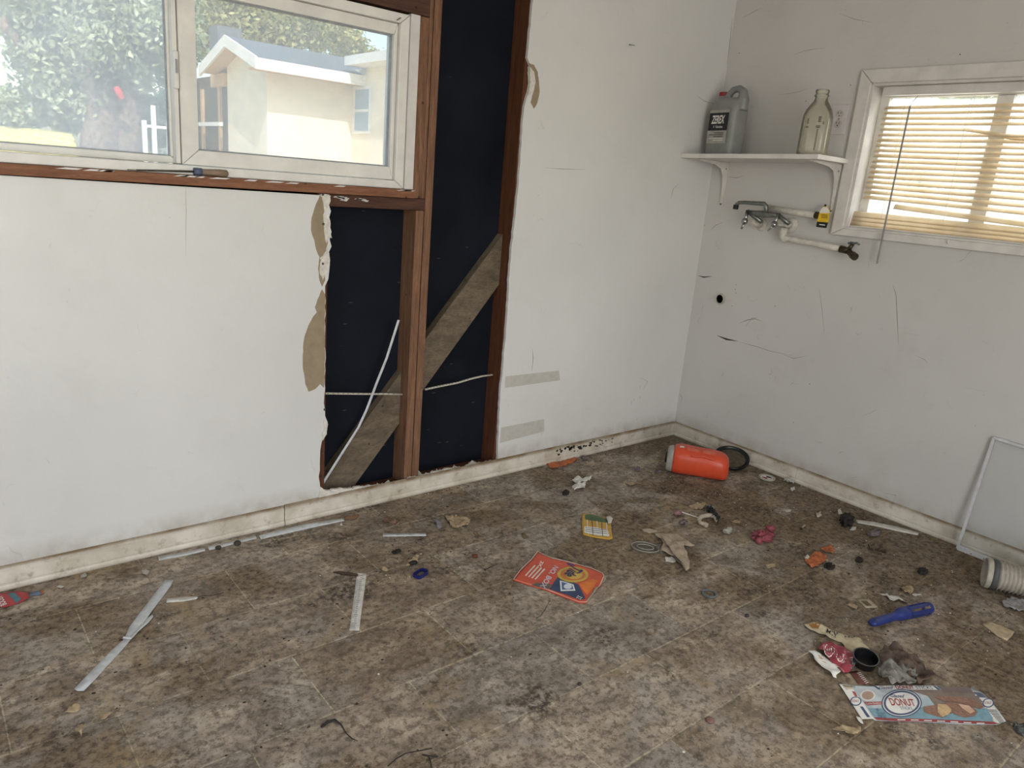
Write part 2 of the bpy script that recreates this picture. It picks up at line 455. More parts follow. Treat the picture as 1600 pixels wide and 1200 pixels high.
# sheathing with the window opening
g = prism([[(-4.7, -0.06), (0.14, -0.06), (0.14, 2.45), (-4.7, 2.45)], [(WX0, WZ0), (WX0, WZ1), (WX1, WZ1), (WX1, WZ0)]], fA(0.102), fA(0.118))
fixn(g.obj('felt_sheathing', m_felt, wl))
g = prism([[(-4.7, -0.3), (0.24, -0.3), (0.24, 2.45), (-4.7, 2.45)], [(WX0, WZ0), (WX0, WZ1), (WX1, WZ1), (WX1, WZ0)]], fA(0.119), fA(0.135))
m_ext = mat('tan exterior siding', (186, 170, 140), 0.8)
fixn(g.obj('outer_siding', m_ext, wl))
# left drywall sheet with its torn edge
tornL = [(517, 306), (512, 314), (517, 330), (513, 345), (518, 362), (515, 374), (518, 385), (511, 400), (515, 418), (513, 436), (508, 447), (509, 470), (508, 520), (509, 560), (508, 607), (506, 630), (508, 650), (512, 660), (508, 676), (502, 694), (500, 715), (498, 745), (502, 772)]
e = jag([A2(*p) for p in tornL], 0.003, 0.02)
poly = [(-4.7, 0.0), (-4.7, 2.4), (WX0-0.03, 2.4), (WX0-0.03, 1.158), (-2.36, 1.158)]
outL = [(-4.7, 0.0), (-4.7, 2.4), (WX0-0.03, 2.4), (WX0-0.03, 1.157)]+e+[(e[-1][0], 0.0)]
fixn(prism([outL], fA(0.0), fA(0.0125)).obj('drywall_sheet', m_wallL, wl))
# right drywall sheet
tornR = [(836, -60), (833, 0), (830, 28), (827, 60), (824, 90), (829, 103), (831, 120), (827, 140), (823, 152), (819, 168), (816, 205), (813, 250), (809, 300), (804, 345), (800, 380), (796, 430), (792, 500), (787, 560), (782, 610), (780, 660), (778, 700), (777, 728)]
e = jag([A2(*p) for p in tornR], 0.0022, 0.02)
e = [(e[0][0], 2.4)]+e
outR = e+[(e[-1][0], 0.0), (0.0, 0.0), (0.0, 2.4)]
fixn(prism([outR], fA(0.0), fA(0.0125)).obj('drywall_sheet', m_wallL, wl))
# sheet above the window
fixn(prism([[(WX0-0.03, 1.90), (-1.66, 1.90), (-1.66, 2.4), (WX0-0.03, 2.4)]], fA(0.0), fA(0.0125)).obj('drywall_sheet', m_wallL, wl))
# ragged remains of drywall left behind the baseboard under the opening
pts = [(502, 770), (520, 767), (545, 768), (575, 763), (600, 760), (628, 754), (645, 748), (662, 744), (680, 741), (705, 736), (725, 731), (745, 725), (762, 722), (778, 722)]
e = jag([(a, b+random.uniform(.0, .012)) for a, b in [A2(*p) for p in pts]], 0.004, 0.008)
fixn(prism([[(e[0][0], 0.0)]+e+[(e[-1][0], 0.0)]], fA(0.001), fA(0.0125)).obj('drywall_remains', m_gyp, wl))
for i in range(26):      # crumbs of gypsum on the bottom plate
    x = random.uniform(-2.0, -1.25); g = G()
    c0 = Vector((x, random.uniform(0.018, 0.05), 0.046+0.006)); s_ = random.uniform(0.006, 0.018)
    g.obox(c0, (random.random(), random.random(), .2), (-.3, 1, random.random()), (0, random.uniform(-.5, .5), 1), s_, s_*0.7, s_*0.35)
    g.obj('gypsum_crumb', m_gyp, wl)
# kraft paper laid bare where the face was torn off
for i, pp in enumerate([[(500, 305), (494, 318), (487, 340), (486, 360), (491, 375), (494, 390), (500, 403), (508, 396), (512, 380), (511, 360), (505, 345), (506, 325), (504, 310)],
           [(499, 402), (497, 420), (499, 438), (503, 448), (508, 438), (508, 425), (503, 410)],
           [(503, 452), (496, 468), (492, 480), (495, 488), (489, 495), (482, 508), (475, 530), (473, 555), (474, 580), (477, 600), (482, 612), (492, 608), (500, 600), (506, 606), (508, 560), (507, 500), (508, 460)],
           [(826, 98), (834, 101), (840, 112), (842, 128), (843, 145), (839, 162), (834, 170), (829, 160), (833, 145), (837, 128), (834, 112), (829, 105)]]):
    q = jag([A2(*p) for p in pp]+[A2(*pp[0])], 0.0015, 0.012)[:-1]
    fixn(prism([q], fA(-0.0007), fA(0.001)).obj('torn_paper', m_kraft, wl))
for pp in [[(501, 303), (514, 304), (516, 314), (511, 325), (507, 332), (505, 318)], [(504, 335), (513, 335), (516, 350), (514, 360), (518, 372), (514, 370), (509, 380), (506, 360)],
           [(512, 386), (515, 405), (514, 420), (508, 428), (504, 438), (499, 425), (500, 410), (506, 396)], [(505, 655), (512, 662), (510, 678), (504, 688), (503, 676), (507, 668)],
           [(500, 760), (508, 766), (522, 768), (530, 771), (510, 775), (498, 778)], [(827, 104), (834, 112), (836, 125), (831, 145), (824, 150), (828, 130)]]:
    q = jag([A2(*p) for p in pp]+[A2(*pp[0])], 0.0015, 0.01)[:-1]
    fixn(prism([q], fA(-0.003), fA(0.011)).obj('gypsum_edge', m_gyp, wl))
for (x, y) in [(504, 304), (505, 350), (504, 412), (507, 640), (504, 708), (503, 745)]:
    p = onA(x+0.5, y, -0.003); G().lathe(p, (0, -1, 0), [(0.0, -0.002), (0.0045, -0.001), (0.004, 0.001), (0, 0.0015)], 10).obj('screw_head', m_steel, wl)
# framing
def stud(x0, x1, z0=0.044, z1=2.4, m=None, nm='stud', y0=0.013, y1=0.101):
    G().box((x0, y0, z0), (x1, y1, z1)).obj(nm, m or m_studV, wl, bevel=0.002)
stud(-2.052, -2.014, 0.044, 1.1565, m=m_studD)                 # behind the torn edge
stud(-1.674, -1.6405, 0.044, 1.115)              # jack under the window
stud(-1.637, -1.606, 0.044, 2.4)                # king stud beside it
stud(-1.697, -1.6555, 1.158, 1.755)             # trimmer beside the window
stud(-1.6548, -1.6405, 1.1575, 2.4)
stud(-1.224, -1.184, 0.044, 2.4, m_studD)       # right edge of the opening
stud(-0.80, -0.762, 0.044, 2.4); stud(-0.4, -0.362, 0.044, 2.4); stud(-2.46, -2.422, 0.044, 1.11); stud(-2.87, -2.832, 0.044, 1.11)
G().box((-2.013, 0.013, 1.1155), (-1.6385, 0.101, 1.1565)).obj('cripple_plate', m_header, wl, bevel=0.002)
G().box((-3.22, -0.014, 1.1578), (-1.698, 0.101, 1.1865)).obj('rough_sill', m_sill, wl, bevel=0.002)
G().box((-3.22, 0.010, 1.757), (-1.656, 0.101, 1.90)).obj('header_beam', m_header, wl, bevel=0.003)
G().box((-4.7, 0.013, 0.002), (-0.0, 0.101, 0.043)).obj('bottom_plate', m_studD, wl)
# white painted packing strip between window and trimmer
G().box((-1.7335, 0.002, 1.188), (-1.6985, 0.09, 1.753)).obj('packing_strip', m_trim, wl)
# diagonal let-in brace behind the studs
pa, pb = Vector((-2.03, 0.09, -0.06)), Vector((-1.19, 0.09, 1.03))
a_ = onA(504, 745, 0.074); b_ = onA(777, 375, 0.074); a2 = onA(545, 768, 0.074); b2 = onA(770, 455, 0.074)
def cut(p, q, x): k = (x-p.x)/(q.x-p.x); return p.z+(q.z-p.z)*k
lo0, lo1, hi0, hi1 = cut(a2, b2, -2.013), cut(a2, b2, -1.675), cut(a_, b_, -2.013), cut(a_, b_, -1.675)
segs = [(-2.0135, -1.6745), (-1.6055, -1.2245)]
for (x0, x1) in segs:
    q = [(x0, max(0.044, cut(a2, b2, x0))), (x1, cut(a2, b2, x1)), (x1, cut(a_, b_, x1)), (x0, cut(a_, b_, x0))]
    if cut(a2, b2, x0) < 0.044:
        xk = a2.x+(0.044-a2.z)/(b2.z-a2.z)*(b2.x-a2.x); q = [(x0, 0.044), (xk, 0.044)]+q[1:]
    fixn(prism([q], fA(0.066), fA(0.1012)).obj('diagonal_brace', m_brace, wl, bevel=0.001))
# taped repairs on the right sheet
m_tape = mat('grey joint tape', (190, 186, 178), 0.7, var=0.06)
for pp in [[(790, 588), (873, 579), (875, 594), (789, 606)], [(783, 668), (850, 655), (850, 674), (781, 692)]]:
    fixn(prism([[A2(*p) for p in pp]], fA(-0.0008), fA(0.001)).obj('joint_tape', m_tape, wl))
m_crack = mat('dark crack', (52, 46, 40), 0.9)
m_scuff = mat('grey scuff', (136, 128, 116), 0.9)
def crack(fn, pts, w_, parent, nm='wall_crack', m=None):
    q = [fn(*p) for p in pts]; up = []; dn = []
    for i, p in enumerate(q):
        a = Vector(q[max(i-1, 0)]); b = Vector(q[min(i+1, len(q)-1)]); d = (b-a).normalized(); n_ = Vector((-d.y, d.x))
        ww = w_*(0.15+math.sin(PI*i/(len(q)-1)))*random.uniform(.6, 1.2)
        up.append(tuple(Vector(p)+n_*ww)); dn.append(tuple(Vector(p)-n_*ww))
    return up+dn[::-1]
for pp, w_ in [([(795, 590), (810, 589), (828, 587), (850, 584)], .0025), ([(832, 545), (833, 560), (831, 580)], .001), ([(850, 262), (878, 264), (915, 265)], .0012), ([(290, 285), (291, 330), (290, 400)], .0004),
               ([(1144, 30), (1140, 70), (1136, 100)], .0012), ([(1090, 150), (1100, 158), (1118, 163)], .001), ([(1048, 310), (1052, 295), (1060, 287)], .001), ([(1000, 590), (1012, 596), (1005, 608)], .0012)]:
    fixn(prism([crack(A2, pp, w_, wl)], fA(-0.0006), fA(0.001)).obj('wall_crack', m_crack if w_ > .002 else m_scuff, wl))
G().tube([onA(984, 69, 0.0), onA(983, 70, -0.012), onA(992, 71, -0.02)], 0.0012, 6).obj('bent_nail', m_steel, wl)
for k in range(5):
    p = onA(985+random.uniform(-18, 22), 640+random.uniform(-35, 20), 0); s_ = .006
    fixn(prism([jag([(p.x-s_, p.z), (p.x, p.z+s_*1.6), (p.x+s_, p.z), (p.x, p.z-s_*1.6), (p.x-s_, p.z)], .002, .004)[:-1]], fA(-0.0015), fA(0.001)).obj('paint_flake', m_trim, wl))

# ---- right wall (plane x = 0) with its window opening
wr = empty('wall_right', (0, -1.5, 0), kind='structure')
fB = lambda d: (lambda y, z: Vector((d, y, z)))
BY0, BY1, BZ0, BZ1 = -1.925, -0.727, 1.166, 1.742
hole = [(BY0, BZ0), (BY1, BZ0), (BY1, BZ1), (BY0, BZ1)]
dr = onB(1126, 467, 0)
circ = [(dr.y+0.0275*math.cos(2*PI*k/24), dr.z+0.0275*math.sin(2*PI*k/24)) for k in range(24)]
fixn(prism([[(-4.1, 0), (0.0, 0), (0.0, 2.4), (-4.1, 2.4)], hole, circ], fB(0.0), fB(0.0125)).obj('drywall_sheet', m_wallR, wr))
fixn(prism([[(-4.1, -0.3), (0.1, -0.3), (0.1, 2.45), (-4.1, 2.45)], hole], fB(0.118), fB(0.13)).obj('outer_siding', m_ext, wr))
fixn(prism([[(-4.1, -0.06), (0.1, -0.06), (0.1, 2.45), (-4.1, 2.45)], hole], fB(0.104), fB(0.117)).obj('felt_sheathing', m_felt, wr))
for pp, w_ in [([(1091, 431), (1100, 433), (1112, 432)], .0035), ([(1120, 524), (1135, 530), (1152, 533)], .0035), ([(1150, 533), (1180, 541), (1205, 549), (1240, 556)], .001),
               ([(1155, 505), (1168, 500), (1180, 498), (1190, 502)], .0018), ([(1165, 510), (1175, 497), (1185, 496)], .0012), ([(1110, 360), (1118, 352), (1130, 347)], .0015),
               ([(1222, 553), (1240, 560), (1262, 556)], .0012), ([(1240, 86), (1255, 80), (1270, 77), (1290, 75)], .0008), ([(1215, 148), (1235, 146), (1250, 143), (1262, 138)], .0009),
               ([(1130, 275), (1150, 278), (1165, 274)], .0009), ([(1395, 445), (1400, 460), (1402, 500), (1404, 540)], .0008), ([(1280, 450), (1284, 480), (1288, 520)], .0009),
               ([(1430, 555), (1445, 562), (1450, 568)], .001), ([(1410, 520), (1440, 524)], .0009), ([(1380, 770), (1400, 774), (1395, 785)], .001), ([(1505, 605), (1540, 612)], .0008), ([(1060, 612), (1066, 622), (1062, 632)], .001),
               ([(1160, 28), (1175, 20), (1190, 12)], .0008), ([(1310, 20), (1335, 30), (1362, 35)], .0008), ([(1106, 466), (1118, 467)], .001), ([(1134, 469), (1146, 470)], .0014)]:
    if pp[0][1] < 0: continue
    fixn(prism([crack(B2, pp, w_, wr)], fB(-0.0006), fB(0.001)).obj('scuff_mark', m_crack if w_ > .002 else m_scuff, wr))
for (x, y) in [(1101, 352), (1211, 478), (1150, 445), (1149, 452), (1150, 458), (1144, 478), (1329, 133), (1259, 158), (1500, 85), (1265, 600), (1240, 660), (1155, 83)]:
    p = onB(x, y, 0); G().lathe(p, (-1, 0, 0), [(0, 0), (.002, 0), (.002, .0008), (0, .001)], 8).obj('nail_hole', m_crack, wr)

# ---- the rest of the room, behind the camera
wb = empty('wall_back', (-2.3, -4.0, 0), kind='structure')
fY = lambda d: (lambda x, z: Vector((x, d, z)))
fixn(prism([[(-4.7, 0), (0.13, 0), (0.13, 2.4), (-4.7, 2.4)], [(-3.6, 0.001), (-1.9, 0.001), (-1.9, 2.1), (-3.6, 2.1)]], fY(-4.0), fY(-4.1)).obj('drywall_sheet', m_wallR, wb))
ws = empty('wall_far_left', (-4.6, -2, 0), kind='structure')
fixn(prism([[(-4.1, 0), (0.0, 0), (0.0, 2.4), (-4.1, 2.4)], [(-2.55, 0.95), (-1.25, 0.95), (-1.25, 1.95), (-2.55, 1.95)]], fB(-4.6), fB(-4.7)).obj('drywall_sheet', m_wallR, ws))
ce = G().box((-4.75, -4.15, 2.4), (0.15, 0.15, 2.46)); tag(ce.obj('ceiling', m_ceil), kind='structure')
m_roof = mat('grey roof shingle', (112, 116, 122), 0.9, var=0.25, scale=25, bump=0.3)
g = G().box((-5.1, -4.5, 2.47), (0.5, 0.45, 2.55)); tag(g.obj('roof_deck', m_roof), kind='structure')   # roof deck with eaves

# ---- baseboards: board plus thin shoe
def baseboard(name, along, spans, fixed):
    root = empty(name, (0, 0, 0), kind='structure')
    for (s0, s1, dh) in spans:
        prof = [(0, 0), (0.0135, 0), (0.0135, 0.012), (0.0115, 0.017), (0.009, 0.019), (0.009, 0.062+dh), (0.0065, 0.070+dh), (0.003, 0.0735+dh), (0, 0.074+dh)]
        n = max(2, int(abs(s1-s0)/0.05)); rings = []
        for i in range(n+1):
            s = s0+(s1-s0)*i/n; wv = 0.0012*math.sin(s*5.1)+random.uniform(-.0005, .0005)
            if along == 'x': rings.append([Vector((s, -d-wv*(d > 0), z+0.0003)) for d, z in prof])
            else: rings.append([Vector((-d-wv*(d > 0), s, z+0.0003)) for d, z in prof])
        g = G().loft(rings); fixn(g.obj('board', m_base, root))
    return root
xj = onA(443, 800, 0).x
bl = baseboard('baseboard_left', 'x', [(-4.6, xj-0.002, 0.0), (xj+0.001, -0.012, 0.002)], 0)
br = baseboard('baseboard_right', 'y', [(-0.0002, onB(1243, 755).y+0.001, 0.0), (onB(1243, 755).y-0.001, -4.0, 0.001)], 0)
# mould spots on the left baseboard
m_mould = mat('dark mould', (58, 52, 44), 0.95, var=0.3, scale=200)
for k in range(60):
    x = random.choice([random.uniform(862, 905), random.uniform(880, 925), random.uniform(925, 955)])
    p0 = onA(x, 0, -.0105); z = random.gauss(0.052, 0.012); s_ = random.uniform(.002, .008)*(0.6 if x > 925 else 1)
    q = [(p0.x+s_*math.cos(a)*random.uniform(.5, 1.4), min(0.068, max(.022, z+s_*math.sin(a)*random.uniform(.4, 1.1)))) for a in [2*PI*i/8 for i in range(8)]]
    xx = onA(x, 735-(x-780)*0.225, 0).x - p0.x
    q = [(a+xx, b) for a, b in q]
    o = fixn(prism([q], fA(-0.0105-0.0015), fA(-0.009)).obj('mould_spot', m_mould, bl))

# ================================================================== LEFT WINDOW (window_1)
w1 = empty('window_1', (-2.45, 0.02, WZ0), kind='structure')
def frame(o0, o1, i0, i1, ya, yb, m, nm, parent, bevel=0.0025):
    """four mitred bars between outer and inner rectangles (x,z)"""
    (ox0, oz0), (ox1, oz1), (ix0, iz0), (ix1, iz1) = o0, o1, i0, i1
    for q in ([(ox0, oz0), (ox1, oz0), (ix1, iz0), (ix0, iz0)], [(ox1, oz0), (ox1, oz1), (ix1, iz1), (ix1, iz0)],
              [(ox1, oz1), (ox0, oz1), (ix0, iz1), (ix1, iz1)], [(ox0, oz1), (ox0, oz0), (ix0, iz0), (ix0, iz1)]):
        c_ = Vector((sum(p[0] for p in q)/4, sum(p[1] for p in q)/4))
        q = [tuple(c_+(Vector(p)-c_)*0.9985) for p in q]
        fixn(prism([q], fA(ya), fA(yb)).obj(nm, m, parent, bevel=bevel))
frame((WX0, WZ0), (WX1, WZ1), (WX0+.034, WZ0+.027), (WX1-.034, WZ1-.030), 0.006, 0.10, m_vinylf, 'outer_frame', w1)
gR0, gR1 = onA(307, 234.5, 0.045), onA(606, 54, 0.045)
GX0, GX1, GZ0, GZ1 = gR0.x, gR1.x+.012, gR0.z, onA(608, 54, .045).z
frame((GX0-.047, WZ0+.028), (WX1-.035, WZ1-.031), (GX0, GZ0), (GX1, GZ1), 0.022, 0.058, m_vinylf, 'sash_frame', w1)
m_gasket = mat('grey glazing gasket', (150, 154, 158), 0.5)
frame((GX0-.001, GZ0-.001), (GX1+.001, GZ1+.001), (GX0+.004, GZ0+.004), (GX1-.004, GZ1-.004), 0.036, 0.05, m_gasket, 'glazing_gasket', w1, 0)
G().box((GX0, 0.043, GZ0), (GX1, 0.046, GZ1)).obj('glass_pane', m_glassR, w1)
# slider / left pane in the outer track
LX1, LZ0 = onA(265, 243, 0.075).x, onA(265, 243.5, 0.075).z
frame((WX0+.035, WZ0+.028), (LX1+.034, WZ1-.031), (WX0+.075, LZ0), (LX1, WZ1-.065), 0.062, 0.092, m_vinylf, 'sash_frame', w1)
G().box((WX0+.075, 0.077, LZ0), (LX1, 0.080, WZ1-.065)).obj('glass_pane', m_glassL, w1)
frame((WX0+.074, LZ0-.001), (LX1+.001, WZ1-.064), (WX0+.078, LZ0+.003), (LX1-.003, WZ1-.068), 0.070, 0.084, m_gasket, 'glazing_gasket', w1, 0)
# interlock strip and latch
ix = GX0-.047
G().box((ix-.014, 0.030, WZ0+.03), (ix-.002, 0.0615, WZ1-.033)).obj('interlock', m_vinylf, w1, bevel=.001)
zc = onA(275, 110, 0.03).z
lt = G().box((ix-.017, 0.012, zc-.05), (ix-.003, 0.0295, zc+.05)).obj('latch', m_vinylf, w1, bevel=.004)
G().box((ix-.013, 0.0085, zc-.008), (ix-.007, 0.012, zc+.028)).obj('latch_lever', m_gasket, lt, bevel=.001)
# insect screen outside the right half
G().box((GX0-.02, 0.094, WZ0+.02), (WX1-.036, 0.0945, WZ1-.02)).obj('insect_screen', m_screen, w1)
G().box((GX0-.02, 0.0935, GZ0-.02), (GX0+.004, 0.10, GZ1+.02)).obj('screen_rail', m_gasket, w1)
p = onA(626, 28, 0.005); G().tube([p, p+Vector((-.012, -.012, -.006)), p+Vector((-.022, -.016, -.012))], .0016, 6).obj('bent_nail', m_steel, w1)
# dried paint remains on the sill board
for k in range(16):
    x = random.uniform(-2.9, -1.75); L = random.uniform(.015, .07)
    q = jag([(x, 1.181), (x+L*.4, 1.1858), (x+L, 1.1855), (x+L*.8, 1.1815), (x+L*.4, 1.1812), (x, 1.181)], .0005, .01)[:-1]
    fixn(prism([q], fA(-0.0152), fA(-0.0136)).obj('paint_flake', m_trim, wl))
for k in range(8):
    x = random.uniform(-2.0, -1.85); L = random.uniform(.02, .05); z = random.uniform(1.135, 1.148)
    q = jag([(x, z), (x+L*.3, z+.004), (x+L, z+.002), (x+L*.8, z-.003), (x, z)], .0012, .006)[:-1]
    fixn(prism([q], fA(0.0122), fA(0.0131)).obj('paint_flake', m_trim, wl))

# ================================================================== RIGHT WINDOW (window_2)
w2 = empty('window_2', (0, -1.33, BZ0), kind='structure')
CY0, CY1, CZ0, CZ1 = -1.985, -0.673, 1.135, 1.797
def frameB(o0, o1, i0, i1, xa, xb, m, nm, parent, bevel=0.002):
    (ox0, oz0), (ox1, oz1), (ix0, iz0), (ix1, iz1) = o0, o1, i0, i1
    for q in ([(ox0, oz0), (ox1, oz0), (ix1, iz0), (ix0, iz0)], [(ox1, oz0), (ox1, oz1), (ix1, iz1), (ix1, iz0)],
              [(ox1, oz1), (ox0, oz1), (ix0, iz1), (ix1, iz1)], [(ox0, oz1), (ox0, oz0), (ix0, iz0), (ix0, iz1)]):
        c_ = Vector((sum(p[0] for p in q)/4, sum(p[1] for p in q)/4))
        q = [tuple(c_+(Vector(p)-c_)*0.9985) for p in q]
        fixn(prism([q], fB(xa), fB(xb)).obj(nm, m, parent, bevel=bevel))
frameB((CY0, CZ0), (CY1, CZ1), (BY0-.002, BZ0-.001), (BY1+.002, BZ1+.002), -0.016, -0.0003, m_trim, 'casing', w2, 0.004)
frameB((BY0-.002, BZ0-.001), (BY1+.002, BZ1+.002), (BY0+.008, BZ0+.008), (BY1-.008, BZ1-.008), -0.006, 0.103, m_trim, 'jamb_liner', w2, 0.001)
frameB((BY0+.008, BZ0+.008), (BY1-.008, BZ1-.008), (BY0+.045, BZ0+.045), (BY1-.045, BZ1-.045), 0.070, 0.103, m_vinylf, 'sash_frame', w2)
ym = onB(1563, 200, 0.085).y
G().box((0.068, ym-.028, BZ0+.046), (0.10, ym+.028, BZ1-.046)).obj('meeting_rail', m_vinylf, w2, bevel=.002)
G().box((0.085, BY0+.045, BZ0+.045), (0.088, BY1-.045, BZ1-.045)).obj('glass_pane', m_glassB, w2)

# ---- blind
t = NT('cream blind slat'); v = t.coord()
pb_ = t.b; pb_.inputs['Base Color'].default_value = srgb(234, 222, 200); pb_.inputs['Roughness'].default_value = 0.45
cc = t.ramp(t.noise(v, 15, 4), [(0.3, srgb(236, 222, 196)), (0.7, srgb(248, 238, 220))]); t.l(cc, pb_.inputs['Base Color'])
tl = t.n('BsdfTranslucent'); t.l(cc, tl.inputs[0])
mx = t.n('MixShader'); mx.inputs[0].default_value = 0.6; t.l(pb_.outputs[0], mx.inputs[1]); t.l(tl.outputs[0], mx.inputs[2]); t.l(mx.outputs[0], t.out.inputs['Surface'])
m_slat = t.m
blind = empty('window_blind', (0.035, -1.33, BZ0), 'cream horizontal slat blind with one bent slat in the right wall window', 'window blind')
G().box((0.018, BY0+.012, 1.700), (0.052, BY1-.034, 1.733)).obj('headrail', m_trim, blind, bevel=.002)
SY1, SY0 = onB(1383, 169, .035).y, BY0+.014
def slat(zfun, tilt, x0=0.035, y0=SY0, y1=SY1, w_=0.0125, n=14):
    g = G(); vs = []; fs = []
    for i in range(n+1):
        y = y1+(y0-y1)*i/n
        for k in range(5):
            s = -1+k/2.0
            dx = s*w_*math.cos(tilt); dz = s*w_*math.sin(tilt); cr = 0.0018*(1-s*s)
            vs.append(Vector((x0+dx, y, zfun(y)+dz+cr)))
    for i in range(n):
        for k in range(4):
            a = i*5+k; fs.append((a, a+1, a+6, a+5))
    g.add(vs, fs); o = g.obj('slat', m_slat, blind, smooth=True, solid=0.0006); return o
for k in range(18):
    z0 = 1.655-0.0208*k
    sag = 0.0 if k < 14 else (k-13)*0.0022
    if k == 4:
        yk = onB(1525, 190, .035).y
        slat(lambda y: z0 if y > yk else z0-min(0.034, (yk-y)*0.22), 0.62)
    else:
        end = SY1+0.014*(k/17.0)+random.uniform(-.002, .002)
        slat(lambda y: z0-sag*(SY1-y)*3+0.0008*math.sin(y*9+k), 0.62+random.uniform(-.05, .05), y1=min(end, BY1-.012))
slat(lambda y: 1.272-0.055*max(0, (SY1-.12)-y), 0.9, y1=SY1-.12)
for k in range(4):
    slat(lambda y: 1.228-0.0165*k-0.010*(SY1-y)*(1-k/4), 1.25, x0=0.022-0.004*k, y1=BY1-.012, w_=0.0125)
G().box((0.006, BY0+.014, BZ0+.0085), (0.030, BY1-.013, BZ0+.0145)).obj('bottom_rail', m_trim, blind, bevel=.001)
m_cord = mat('white cord', (226, 222, 212), 0.8)
for yy in (-0.86, -1.10, -1.62):
    for dx in (-.0135, .0135):
        G().tube([(0.035+dx, yy, 1.70), (0.035+dx, yy, 1.19)], 0.0007, 5).obj('ladder_cord', m_cord, blind)
wt, wbm = onB(1422, 166, -0.03), onB(1370, 412, -0.035)
m_wand = mat('grey clear wand', (128, 126, 126), 0.3, var=0.1, scale=100)
hk = Vector((0.017, wt.y, 1.694))
wd = G().tube([wt+Vector((0, 0, .0)), wbm], 0.0033, 6).obj('tilt_wand', m_wand, blind)
G().tube([hk, wt+Vector((.01, 0, .014)), wt], 0.0012, 6).obj('wand_hook', m_chrome, wd)
pc = onB(1484, 370, -0.02)
G().tube([Vector((-.018, pc.y, 1.166)), Vector((-.019, pc.y+.004, 1.158)), Vector((-.018, pc.y, 1.150))], [.002, .006, .003], 8).obj('cord_tassel', m_cord, blind)


# ================================================================== OUTSIDE
m_ground = mat('dry yard ground', (196, 182, 150), 0.95, var=0.2, scale=2)
GZ = -0.35
tag(G().box((-40, -30, GZ-0.2), (45, 50, GZ)).obj('ground', m_ground), kind='structure')
t = NT('cream grooved siding'); v = t.coord((1, 1, 1))
wv = t.n('TexWave'); wv.wave_type = 'BANDS'; wv.bands_direction = 'X'; wv.inputs['Scale'].default_value = 5; wv.inputs['Distortion'].default_value = 0
t.l(t.coord((1, 1, 0)), wv.inputs['Vector'])
t.l(t.ramp(t.noise(v, 2, 4), [(0.3, srgb(238, 226, 202)), (0.7, srgb(244, 234, 214))]), t.b.inputs['Base Color'])
t.b.inputs['Roughness'].default_value = 0.8; t.bump(t.ramp(wv.outputs['Fac'], [(0.02, 0.0), (0.08, 1.0)]), 0.12, 0.01)
m_siding = t.m
m_fascia = mat('white fascia', (240, 238, 232), 0.6)
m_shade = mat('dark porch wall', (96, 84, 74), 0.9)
m_beam = mat('tan porch beam', (214, 178, 140), 0.8)
house = empty('house', (0, 0, GZ), 'cream stucco house with grey shingle gable roof seen through the left wall window', 'house')
HY = 9.0
xg = onA(417, 130, HY).x
pe = onA(402, 90, HY-0.4); xr = pe.x; ze = pe.z
ap = onB(354, 56, xr); le = onB(314, 104, xr); yb_ = onB(355, 130, xg).y
xw = onA(551, 125, HY).x
house.location = (xg+1.5, HY+1.5, GZ)
soff = ze-0.06
G().box((xg, HY, GZ), (xw+6, HY+0.15, soff)).obj('front_wall', m_siding, house)
gy1 = yb_
g = prism([[(HY+.152, GZ), (gy1, GZ), (gy1, min(ap.z-.15, soff+ (ap.z-ze)*0.85)), (ap.y, ap.z-0.12), (HY+.152, soff)]], lambda y, z: Vector((xg, y, z)), lambda y, z: Vector((xg+0.12, y, z)))
fixn(g.obj('gable_wall', m_siding, house))
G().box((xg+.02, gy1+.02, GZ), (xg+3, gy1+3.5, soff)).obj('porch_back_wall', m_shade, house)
xe = xw+6
def slab(a, b, c, d, th, nm, m):
    vs = [Vector(p) for p in (a, b, c, d)]; dn = Vector((0, 0, -th))
    return G().add(vs+[p+dn for p in vs], [(0, 1, 2, 3), (7, 6, 5, 4), (0, 4, 5, 1), (1, 5, 6, 2), (2, 6, 7, 3), (3, 7, 4, 0)]).obj(nm, m, house)
fixn(slab((xr, pe.y, ze), (xe, pe.y, ze), (xe, ap.y, ap.z), (xr, ap.y, ap.z), .07, 'roof_slope', m_roof))
fixn(slab((xr, ap.y, ap.z), (xe, ap.y, ap.z), (xe, le.y, le.z), (xr, le.y, le.z), .07, 'roof_slope', m_roof))
fixn(slab((xr-.04, pe.y-.03, ze+.01), (xr-.005, pe.y-.03, ze+.01), (xr-.005, ap.y, ap.z+.01), (xr-.04, ap.y, ap.z+.01), .16, 'rake_board', m_fascia))
fixn(slab((xr-.04, ap.y+.002, ap.z+.01), (xr-.005, ap.y+.002, ap.z+.01), (xr-.005, le.y, le.z+.01), (xr-.04, le.y, le.z+.01), .16, 'rake_board', m_fascia))
G().box((xr, pe.y-.04, ze-.15), (xe, pe.y-.005, ze+.0)).obj('eave_board', m_fascia, house)
G().box((xr+.02, pe.y, ze-.13), (xe, HY-.001, ze-.10)).obj('soffit', m_beam, house)
bz = onB(330, 128, xg).z
G().box((xg-.05, gy1+.02, bz-.10), (xg+.12, le.y+.3, bz+.10)).obj('porch_beam', m_beam, house)
for px in (317, 344):
    q = onB(px, 180, xg); G().box((xg-.02, q.y-.05, GZ), (xg+.06, q.y+.05, bz-.1)).obj('porch_post', m_beam, house)
q = onB(330, 194, xg-.1); G().box((xg-.14, gy1, q.z-.03), (xg-.08, le.y+1.5, q.z+.03)).obj('porch_rail', m_fascia, house)
cp = onA(362, 50, ap.y+.5)
fixn(slab((xr, ap.y, ap.z-.075), (xe, ap.y, ap.z-.075), (xe, le.y, le.z-.075), (xr, le.y, le.z-.075), .02, 'soffit', m_beam))
